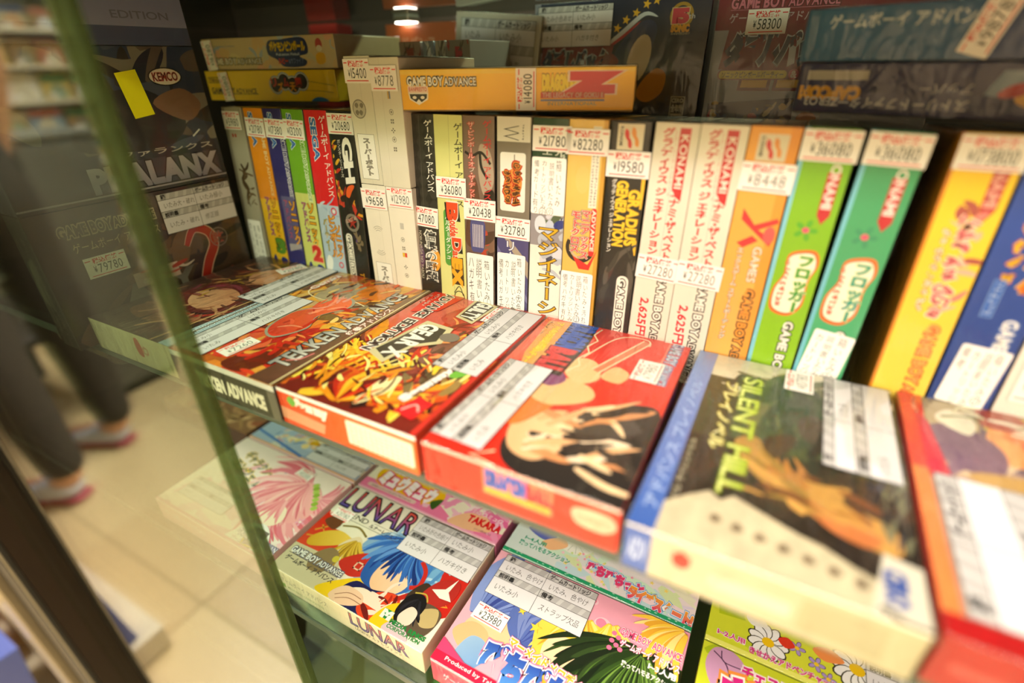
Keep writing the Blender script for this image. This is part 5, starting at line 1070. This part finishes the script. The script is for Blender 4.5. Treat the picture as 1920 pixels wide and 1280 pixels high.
topbox(-285, 42, 154.8, .1, 'pale tan game box with dark blue logo, upper of the top left pair', 'b8a684', s_pok, seed=73)
def s_cap(p, r):
    p.fill('1a1e5c'); p.text('CAPCOM', 101, 10, 26, 5, 'e0a828', bold=.09); p.text('ストリートファイターZERO3', 60, 14, 64, 4.6, 'c8c8cc', bold=.03); p.text('アッパー', 60, 8, 18, 4, 'c0c0c8', bold=.02)
    p.rect(99, 3, 26, 4, 'bcb6a8'); p.poly([(18, 3), (52, 3), (56, 12), (30, 15), (14, 8)], '8a9cb0'); p.rect(10, 5, 28, 9, 'cfc0a0'); p.text('ZERO3', 12, 8, 24, 5, 'c88a20', bold=.08); p.ell(38, 13, 8, 3.4, 'e0a828'); p.ell(46, 10, 6, 2.4, 'b82c2c', 20); p.rect(11, 5.6, 10, 3, 'b03838')
topbox(141, 64, 132.9, -.31, 'navy game box with upside down lettering, lower of the top right pair', '1c1e3a', s_cap, seed=74, flip=True, amp=.6, slm=SLEEVE2)
def s_blu(p, r):
    p.fill('2f6c94', ('26548a', (20, 0), (129, 0))); p.rect(70, 0, 59, 21, '28457c'); p.text('ゲームボーイ アドバンス', 10, 13, 58, 5.4, 'cdd6dc', bold=.02); p.rect(84, 9, 45, 10, 'b8a888'); p.text('ZERO3', 86, 10, 34, 8, 'b8862c', bold=.06); p.ell(100, 7, 9, 3, 'e0a030'); p.ell(108, 8, 6, 2.2, 'b83838'); price(p, 71, 0, '9878', r, 22, 11, ang=74)
topbox(139.5, 64, 154.8, -.31, 'blue game box with slanted price sticker, upper of the top right pair', '244c70', s_blu, seed=75, amp=.6, slm=SLEEVE2)

# ---- behind the row: riser with larger boxes
block('display_riser', -300, 96, .2, 330, 236, 110.5, plain('dark_acrylic', '1c1814', .2), None, 0, label='dark acrylic riser behind the standing row under the large boxes', cat='riser')
def upright(x, y, z, yaw, W, H, label, body, art, T=22, roll=0, seed=0, slv=True):
    r = empty('game_box', (x, y, z), (R(-4), R(roll), R(yaw)), label=label, cat='game box', group='game boxes on the dark riser behind the row')
    link('carton', boxmesh('carton', 0, 0, 0, W, T, H, .5, body), PRINT, r)
    p = Pr((0, 0, 0), (1, 0, 0), (0, 0, 1), W, H); art(p, r); p.build('cover_print', PRINT, r)
    if slv: sleeve(r, W, T, H, SLEEVE, seed, .2)
    return r
def dbl(p, x, y, s=1):
    p.push(x, y); p.poly([(-3, -2), (50*s+6, -2), (50*s+10, 20*s), (0, 19*s)], '7a1c30'); p.text('ダブルパック', 0, 1, 54*s, 15*s, '1c2c54', ol='c8d0dc', ow=.08, bold=.09, shear=.12); p.pop()
def c_son(p, r):
    p.fill('1a2244', ('10162e', (60, 60), (129, 10))); p.rect(0, 0, 5, 84, '8a8c98'); p.poly([(0, 40), (40, 46), (44, 58), (0, 50)], '8a90a8')
    for k, (x, y) in enumerate(((67, 66), (73, 71), (80, 75), (87, 80), (94, 82))): p.star(x, y, 3.2, 'e0b030', a0=80)
    p.line([(58, 54), (72, 64), (86, 74), (96, 72)], 3, 'c8ccd4', True, smooth=True); p.line([(58, 52), (72, 61), (84, 70)], 2, 'b02c38', True, smooth=True)
    p.blob([(64, 40), (70, 56), (86, 70), (96, 66), (92, 50), (80, 38)], '24315e'); p.ell(85, 46, 8, 16, 'cfc0a4', -14); p.blob([(88, 30), (98, 40), (106, 36), (104, 24), (94, 18), (86, 22)], 'c8842c'); p.blob([(70, 44), (58, 34), (62, 50)], '8a2430')
    p.ring(112, 72, 8, 2, 'a8842c'); p.text('15', 107, 68, 9, 8, 'c04050', bold=.08, ol='c8b080', ow=.12); p.text('th', 117, 70, 4, 3, 'b8b8c0'); p.text('SONIC', 106, 62.5, 12, 4, 'd89a28', bold=.08); p.text('ANNIVERSARY', 106, 60.6, 13, 1.4, 'b8a880')
    p.rect(112, 8, 10, 14, 'c0bcae'); p.rect(112.6, 8.6, 8.8, 12.8, '22262c'); p.text('CERO', 113, 18, 8, 2.6, 'd0ccc0', bold=.03); p.text('全年齢', 113, 11.6, 8, 5, 'd0ccc0', bold=.03); p.rect(113, 9, 8, 1.6, 'c0bcae')
    dbl(p, 8, 37, .95); condlabel(p, 3, 55, 60, 27, r, vals=('いたみ小色あせ', 'いたみ小', 'いたみ小', 'ハガキ付き'), lift=.8)
upright(-55, 163, 110.9, 0, 131, 84, 'navy game box with yellow stars and white form behind the yellow one', '4a1c28', c_son, seed=81)
def c_dp2(p, r):
    p.fill('8c94a8', ('b0b4c0', (0, 0), (60, 40))); p.rect(0, 62, 129, 22, '7a2434'); GBA(p, 8, 74, 62, 6.4, 0, 'c8788c', '5a1c2a'); p.text('ゲームボーイアドバンス', 8, 66, 60, 5.4, 'b8a8b0'); p.rect(8, 73, 62, .4, 'b07080')
    for k in range(3): p.poly([(20+k*22, 26), (40+k*22, 26), (42+k*22, 64), (22+k*22, 64)], '7a2c34'); p.poly([(22+k*22, 28), (38+k*22, 28), (40+k*22, 62), (24+k*22, 62)], 'd8b038')
    dbl(p, 9, 41, 1.15); p.rrect(6, 32.6, 100, 6.4, 3, '7a2434'); p.rrect(7, 33.4, 42, 4.8, 2, 'd8cc48'); p.text('ソニックピンボールパーティー', 9, 34, 38, 3.6, '4a4420', bold=.02); p.ell(53, 36, 3, 3, 'b84860'); p.text('&', 51.6, 34, 3, 4, 'e8dce0', bold=.05); p.text('ソニックバトル', 59, 34, 38, 3.6, 'cfc0c8', bold=.02)
    p.poly([(3, 4), (3, 18), (56, 22), (58, 4)], '2c2450'); p.chaos(4, 4, 50, 14, ['6a5a48', '24306a', 'a83848', 'b89a40', 'c8bc9c'], 22, 8, 3, 20, 80, 171); p.rect(60, 4, 14, 16, 'a8a4a8'); p.ell(66, 9, 6, 5, 'b87c64')
    price(p, 19, 59, '58300', r, 24, 14, faint=0)
upright(81, 161, 110.9, 2, 131, 86, 'dark red topped double pack game box with 58300 yen sticker on the riser', '5a1c28', c_dp2, seed=82)
def c_form(p, r):
    p.fill('c4bcb0'); p.blob([(24, 20), (40, 36), (60, 40), (84, 34), (84, 4), (20, 4)], '4c5c80'); p.chaos(20, 4, 64, 34, ['6a7ca0', 'c8b468', 'd8d0c0', '2c3c60'], 22, 18, 4, 20, 80, 181); condlabel(p, 6, 40, 74, 40, r, vals=('いたみ', 'いたみ小', '', 'いたみ有'))
upright(-138, 168, 110.9, -6, 84, 84, 'dim game box with white form leaning on the riser left of the stars', '8a8478', c_form, roll=5, seed=83)
def c_ora(p, r): p.fill('b8683c', ('a85a34', (0, 0), (80, 40))); p.text('アドバンス', 8, 58, 50, 10, 'd0a080'); p.chaos(0, 0, 84, 50, ['c87c50', '8a4428', 'd89870'], 20, 24, 6, 0, 60, 191)
upright(-232, 196, 110.9, 0, 84, 79, 'dim orange game box at the back of the riser near the lamp', '8a4a2c', c_ora, seed=84)
for i, (x, w_, c, c2, lb) in enumerate(((-134, 20, 'b0a098', 'a06058', 'dim grey pink game box spine behind the white cartons'), (-112, 10, '9aa8bc', 'dfe4ea', 'thin pale blue spine behind the white cartons'), (-101, 9, 'b8b4ac', '8a8a8a', 'thin grey striped spine behind the white cartons'), (-91, 20, '8f8a84', 'b05058', 'dim grey spine with pink marks behind the white cartons'))):
    def a_dim(p, r, c=c, c2=c2, i=i, w_=w_): p.fill(c); p.rect(w_*.35, 4, w_*.3, p.H-8, c2); p.squig(w_*.4, 20, w_*.3, 32, '5a4a48', n=6, lw=.5); p.chaos(0, 40, w_, 18, ['6a6460', c2], 8, 8, 1, 80, 40, 200+i)
    standing(x, w_-.6, lb, c, a_dim, y=98, z=110.9, H=60, D=60, back=0, seed=90+i, slv=False, group='dim spines on the riser')
def c_red(p, r): p.fill('8c2c26'); p.rect(60, 0, 60, 60, '8a7450'); p.text('ADVANCE', 12, 24, 50, 12, 'b86a60')
upright(-345, 205, 110.9, 0, 40, 84, 'dark red game box far back at the left of the riser', '6a2420', c_red, seed=85, slv=False)
block('display_riser', -364, 190, .2, -302, 236, 110.5, plain('dark_acrylic_small', '1c1814', .2), None, 0, label='short dark riser at the back left corner of the showcase', cat='riser')
# ================================================================ the aisle seen in the door glass
# tall rack full of small boxes facing the camera, far left
PAL = ['c8bca4', 'd8d0bc', 'b0a488', 'e4dccc', 'a88c60', '8ca08c', 'c89a6a', 'b8b4a8', 'd8c070', '8a8478', 'c0705c', '90a8c0', 'e8e4dc']
def rack(X, Y0, Y1, label, n, seed, zs):
    r = empty('display_rack', (X, 0, -900), label=label, cat='rack')
    block('back_board', -330, Y0, 0, -316, Y1, 2150, RACKM, r)
    for y in (Y0-14, Y1): block('side_panel', -330, y, 0, 20, y+14, 2150, RACKM, r, bev=2)
    for z in zs: block('shelf_board', -316, Y0, z-14, 14, Y1, z, RACKM, r, bev=1.5)
    rd = random.Random(seed); bm_ = {}
    for zi, z in enumerate(zs):
        y = Y0+10; pos = 0
        while y < Y1-130:
            wd = rd.choice((84, 104, 128)); hh = rd.choice((84, 96, 104)); c = rd.choice(PAL); k = (wd, hh, c)
            if k not in bm_:
                me = boxmesh('small_box', 0, 0, 0, 24, wd, hh, .8, c); me.materials.append(PRINT)
                p = Pr((24, 0, 0), (0, 1, 0), (0, 0, 1), wd, hh, .2, .05); c2 = rd.choice(PAL+['2c4c8c', 'b03c30', '2c7c50', 'e0b030']); c3 = rd.choice(PAL+['30282c', 'd8d8e0'])
                p.rect(4, hh*.62, wd-8, hh*.3, c2); p.blob([(wd*.2, 6), (wd*.3, hh*.5), (wd*.6, hh*.55), (wd*.85, 8)], c3); p.rect(wd*.55, 6, wd*.3, hh*.16, 'f0ece4')
                bm_[k] = (me, p)
                pm = bpy.data.meshes.new('front_print'); pm.from_pydata(p.V, [], p.F); a = pm.color_attributes.new('Col', 'FLOAT_COLOR', 'CORNER'); fl = [q for c_ in p.C for q in c_]; a.data.foreach_set('color', fl); pm.materials.append(PRINT); bm_[k] = (me, pm)
            e = empty('merchandise_box', (X-60-rd.random()*30, y, z-900+.5), label=None, cat='box', group='small merchandise boxes on the %s' % n)
            cn = {'c8bca4': 'beige', 'd8d0bc': 'pale cream', 'b0a488': 'khaki', 'e4dccc': 'off white', 'a88c60': 'brown', '8ca08c': 'grey green', 'c89a6a': 'light orange', 'b8b4a8': 'grey', 'd8c070': 'mustard', '8a8478': 'dark grey', 'c0705c': 'brick red', '90a8c0': 'pale blue', 'e8e4dc': 'white'}[c]
            od = ('first', 'second', 'third', 'fourth', 'fifth', 'sixth', 'seventh', 'eighth', 'ninth', 'tenth', 'eleventh', 'twelfth', 'thirteenth', 'fourteenth', 'fifteenth', 'sixteenth')
            e['label'] = '%s box, %s from the far end on the %s shelf of the tall rack' % (cn, od[pos], od[zi]); pos += 1
            for m_, nm in zip(bm_[k], ('carton', 'front_print')):
                o = bpy.data.objects.new(nm, m_); COL.objects.link(o); o.parent = e
            y += wd+rd.choice((6, 10, 16))
rack(-2750, -1900, -500, 'tall cream rack packed with small pale boxes across the aisle at far left', 'tall cream rack at far left', 5, tuple(range(150, 2060, 132)))
# low stand beside the showcase with boxes leaning in it
r = empty('floor_stand', (-1010, -240, -899), label='low cream stand left of the showcase holding bright boxes', cat='stand')
block('base', -220, -60, 0, 220, 70, 60, RACKM, r, bev=3); block('back_rail', -220, 56, 60, 220, 70, 300, RACKM, r, bev=3)
for i, (x, c, c2, lb) in enumerate(((-200, 'e8a0b0', 'f4e0e4', 'pink merchandise box in the low stand'), (-60, 'e8c040', 'd85040', 'yellow merchandise box in the low stand'), (80, '5a68a8', 'c8d0e8', 'blue merchandise box in the low stand'))):
    e = empty('merchandise_box', (-1010+x, -262, -838.5), (R(-6), 0, 0), label=lb, cat='box')
    link('carton', boxmesh('carton', 0, 0, 0, 120, 40, 170, 1, c), PRINT, e); p = Pr((0, 0, 0), (1, 0, 0), (0, 0, 1), 120, 170, .2, .05); p.rect(10, 90, 100, 60, c2); p.blob([(20, 10), (40, 70), (80, 76), (104, 16)], 'f0ece4'); p.build('front_print', PRINT, e)
# long low table with dark things behind the customer
r = empty('low_table', (-2080, -480, -899), label='low dark table with white cards behind the customer', cat='table')
block('table_top', -260, -260, 300, 260, 260, 330, plain('dark_table', '2a2624', .4), r, bev=4)
for a in (-230, 210):
    for b in (-230, 210): block('leg', a, b, 0, a+24, b+24, 300, BLACK, r, bev=1)
for i in range(4):
    o = block('name_card', 0, 0, 0, 60, 2, 44, plain('white_card_%d' % i, 'e4dccb', .6), None, .3, label='white card standing on the low dark table, number %s from the aisle' % ('first', 'second', 'third', 'fourth')[i], cat='card', group='white cards on the low dark table')
    o.location = Vector((-2000+i*4, -700+i*110, -568.6))*MM; o.rotation_euler = (0, 0, R(80))

# ---- the customer
def skin_mesh(name, chain, edges, mt, parent, sub=2):
    me = bpy.data.meshes.new(name+'_cage'); me.from_pydata([Vector(c[:3])*MM for c in chain], edges, [])
    o = bpy.data.objects.new(name+'_cage', me); COL.objects.link(o)
    o.modifiers.new('s', 'SKIN'); o.modifiers['s'].use_smooth_shade = True
    me.skin_vertices.new() if not me.skin_vertices else None
    for i, c in enumerate(chain):
        sv = me.skin_vertices[0].data[i]; rr = c[3]; sv.radius = ((rr if not isinstance(rr, tuple) else rr[0])*MM, (rr if not isinstance(rr, tuple) else rr[1])*MM)
    me.skin_vertices[0].data[0].use_root = True
    m = o.modifiers.new('b', 'SUBSURF'); m.levels = sub; m.render_levels = sub
    dg = bpy.context.evaluated_depsgraph_get(); out = bpy.data.meshes.new_from_object(o.evaluated_get(dg))
    bpy.data.objects.remove(o)
    for p in out.polygons: p.use_smooth = True
    out.materials.clear(); return link(name, out, mt, parent)
SKIN = plain('skin', 'c89a7c', .5, 0, .04, 30); TROUS = plain('dark_trousers', '34302c', .8, 0, .1, 40); SHIRT = plain('grey_shirt', '5a5854', .8, 0, .1, 40); SHOE = plain('pale_sneaker', 'c4cadb', .5, 0, .15, 60); SOLE = plain('red_sole', 'b8606a', .5); HAIR = plain('dark_hair', '1e1814', .5)
pr = empty('person', (-1545, -505, -899.5), (0, 0, R(245)), label='standing customer in dark trousers and pale sneakers reflected in the glass door', cat='person')
# body: pelvis root, legs, torso, neck, head, arms with palms
B = [(0, 0, 900, (130, 95)), (0, 0, 1060, (120, 85)), (0, 0, 1240, (140, 95)), (0, 0, 1390, (120, 80)), (0, 5, 1450, 52), (0, 8, 1510, 50), (0, 14, 1560, (72, 88)), (0, 10, 1640, (76, 92)), (0, 6, 1690, (50, 60)),
     (95, 0, 840, 88), (110, -6, 640, 66), (115, 6, 460, 54), (115, 24, 260, 46), (115, 34, 90, 36), (115, -10, 40, (40, 34)), (118, -100, 26, (42, 22)), (118, -160, 20, (34, 16)),
     (-95, 0, 840, 88), (-110, 10, 640, 66), (-118, 30, 460, 54), (-118, 60, 260, 46), (-118, 76, 90, 36), (-118, 34, 40, (40, 34)), (-122, -56, 26, (42, 22)), (-122, -116, 20, (34, 16)),
     (165, 0, 1370, 52), (210, 6, 1220, 42), (235, 10, 1090, 37), (240, -40, 960, 30), (238, -70, 870, 22), (236, -84, 830, (38, 18)), (234, -92, 780, (36, 15)),
     (-165, 0, 1370, 52), (-210, 6, 1220, 42), (-235, 10, 1090, 37), (-240, -40, 960, 30), (-238, -70, 870, 22), (-236, -84, 830, (38, 18)), (-234, -92, 780, (36, 15))]
EG = [(0, 1), (1, 2), (2, 3), (3, 4), (4, 5), (5, 6), (6, 7), (7, 8), (0, 9), (9, 10), (10, 11), (11, 12), (12, 13), (13, 14), (14, 15), (15, 16), (0, 17), (17, 18), (18, 19), (19, 20), (20, 21), (21, 22), (22, 23), (23, 24), (3, 25), (25, 26), (26, 27), (27, 28), (28, 29), (29, 30), (30, 31), (3, 32), (32, 33), (33, 34), (34, 35), (35, 36), (36, 37), (37, 38)]
skin_mesh('body', B, EG, SKIN, pr)
skin_mesh('trousers', [(0, 0, 920, (142, 108)), (0, 0, 990, (136, 100)), (98, 0, 820, 102), (112, -4, 640, 84), (116, 8, 440, 76), (116, 24, 240, 58), (116, 32, 78, 50), (-98, 0, 820, 102), (-112, 12, 640, 84), (-118, 32, 440, 76), (-118, 58, 240, 58), (-118, 74, 78, 50)], [(0, 1), (0, 2), (2, 3), (3, 4), (4, 5), (5, 6), (0, 7), (7, 8), (8, 9), (9, 10), (10, 11)], TROUS, pr)
skin_mesh('shirt', [(0, 0, 960, (146, 106)), (0, 0, 1080, (136, 100)), (0, 0, 1240, (154, 108)), (0, 0, 1385, (138, 92)), (168, 0, 1372, 66), (206, 6, 1240, 56), (222, 8, 1170, 54), (-168, 0, 1372, 66), (-206, 6, 1240, 56), (-222, 8, 1170, 54)], [(0, 1), (1, 2), (2, 3), (3, 4), (4, 5), (5, 6), (3, 7), (7, 8), (8, 9)], SHIRT, pr)
skin_mesh('hair', [(0, 34, 1580, (66, 60)), (0, 36, 1650, (82, 84)), (0, 16, 1712, (74, 80)), (0, -30, 1716, (60, 40))], [(0, 1), (1, 2), (2, 3)], HAIR, pr)
for sx, dy in ((1, 0), (-1, 44)):
    skin_mesh('shoe', [(sx*117, dy+46, 52, (42, 44)), (sx*118, dy-20, 44, (42, 38)), (sx*120, dy-90, 32, (46, 26)), (sx*121, dy-140, 26, (36, 20))], [(0, 1), (1, 2), (2, 3)], SHOE, pr)
    so = skin_mesh('sole', [(sx*117, dy+54, 9, (40, 8)), (sx*118, dy-20, 9, (40, 8)), (sx*120, dy-90, 9, (46, 8)), (sx*121, dy-150, 9, (34, 8))], [(0, 1), (1, 2), (2, 3)], SOLE, pr, 1)
# face
for sx in (-1, 1):
    e = bpy.data.meshes.new('eye'); import bmesh; bm = bmesh.new(); bmesh.ops.create_uvsphere(bm, u_segments=12, v_segments=8, radius=11*MM); bm.to_mesh(e); bm.free()
    o = link('eye', e, plain('eye_dark_%d' % (sx+1), '241c18', .2), pr); o.location = Vector((sx*30, -70, 1622))*MM
    skin_mesh('ear', [(sx*74, 14, 1590, (8, 14)), (sx*80, 16, 1612, (8, 18)), (sx*76, 16, 1634, (6, 12))], [(0, 1), (1, 2)], SKIN, pr, 1)
skin_mesh('nose', [(0, -74, 1618, 7), (0, -88, 1596, 9), (0, -92, 1584, 12)], [(0, 1), (1, 2)], SKIN, pr, 1)
skin_mesh('mouth', [(-24, -72, 1556, (6, 5)), (0, -80, 1554, (7, 6)), (24, -72, 1556, (6, 5))], [(0, 1), (1, 2)], plain('lips', 'a8605a', .5), pr, 1)
for sx in (-1, 1):
    for k, (dx, L_, cv) in enumerate(((-26, 60, 10), (-9, 72, 14), (9, 68, 16), (26, 54, 16))):
        x = sx*235+dx*sx; skin_mesh('finger', [(x*1.0, -92, 785, 9), (x, -98, 770-L_*.3, 8.6), (x-sx*cv*.4, -92, 770-L_*.65, 8), (x-sx*cv, -80, 770-L_, 6.6)], [(0, 1), (1, 2), (2, 3)], SKIN, pr, 1)
    x = sx*235; skin_mesh('thumb', [(x-sx*28, -92, 832, 11), (x-sx*44, -104, 800, 10), (x-sx*46, -108, 768, 8)], [(0, 1), (1, 2)], SKIN, pr, 1)
r = empty('floor_cabinet', (-1960, -870, -899.5), label='waist high dark grey cabinet behind the customer in the reflection', cat='cabinet')
GB = plain('grey_laminate', '5c5c54', .6, 0, .08, 12)
block('body', -110, -110, 30, 110, 110, 870, GB, r, bev=3); block('plinth', -100, -100, 0, 100, 100, 29.5, BLACK, r); block('cabinet_top', -118, -118, 870.5, 118, 118, 890, GB, r, bev=3)
d = block('door', 110.5, -104, 40, 118, 104, 860, GB, r, bev=2); block('handle', 118.5, -90, 420, 128, -82, 560, STEEL, d, bev=2)
bpy.data.objects.remove(_co)
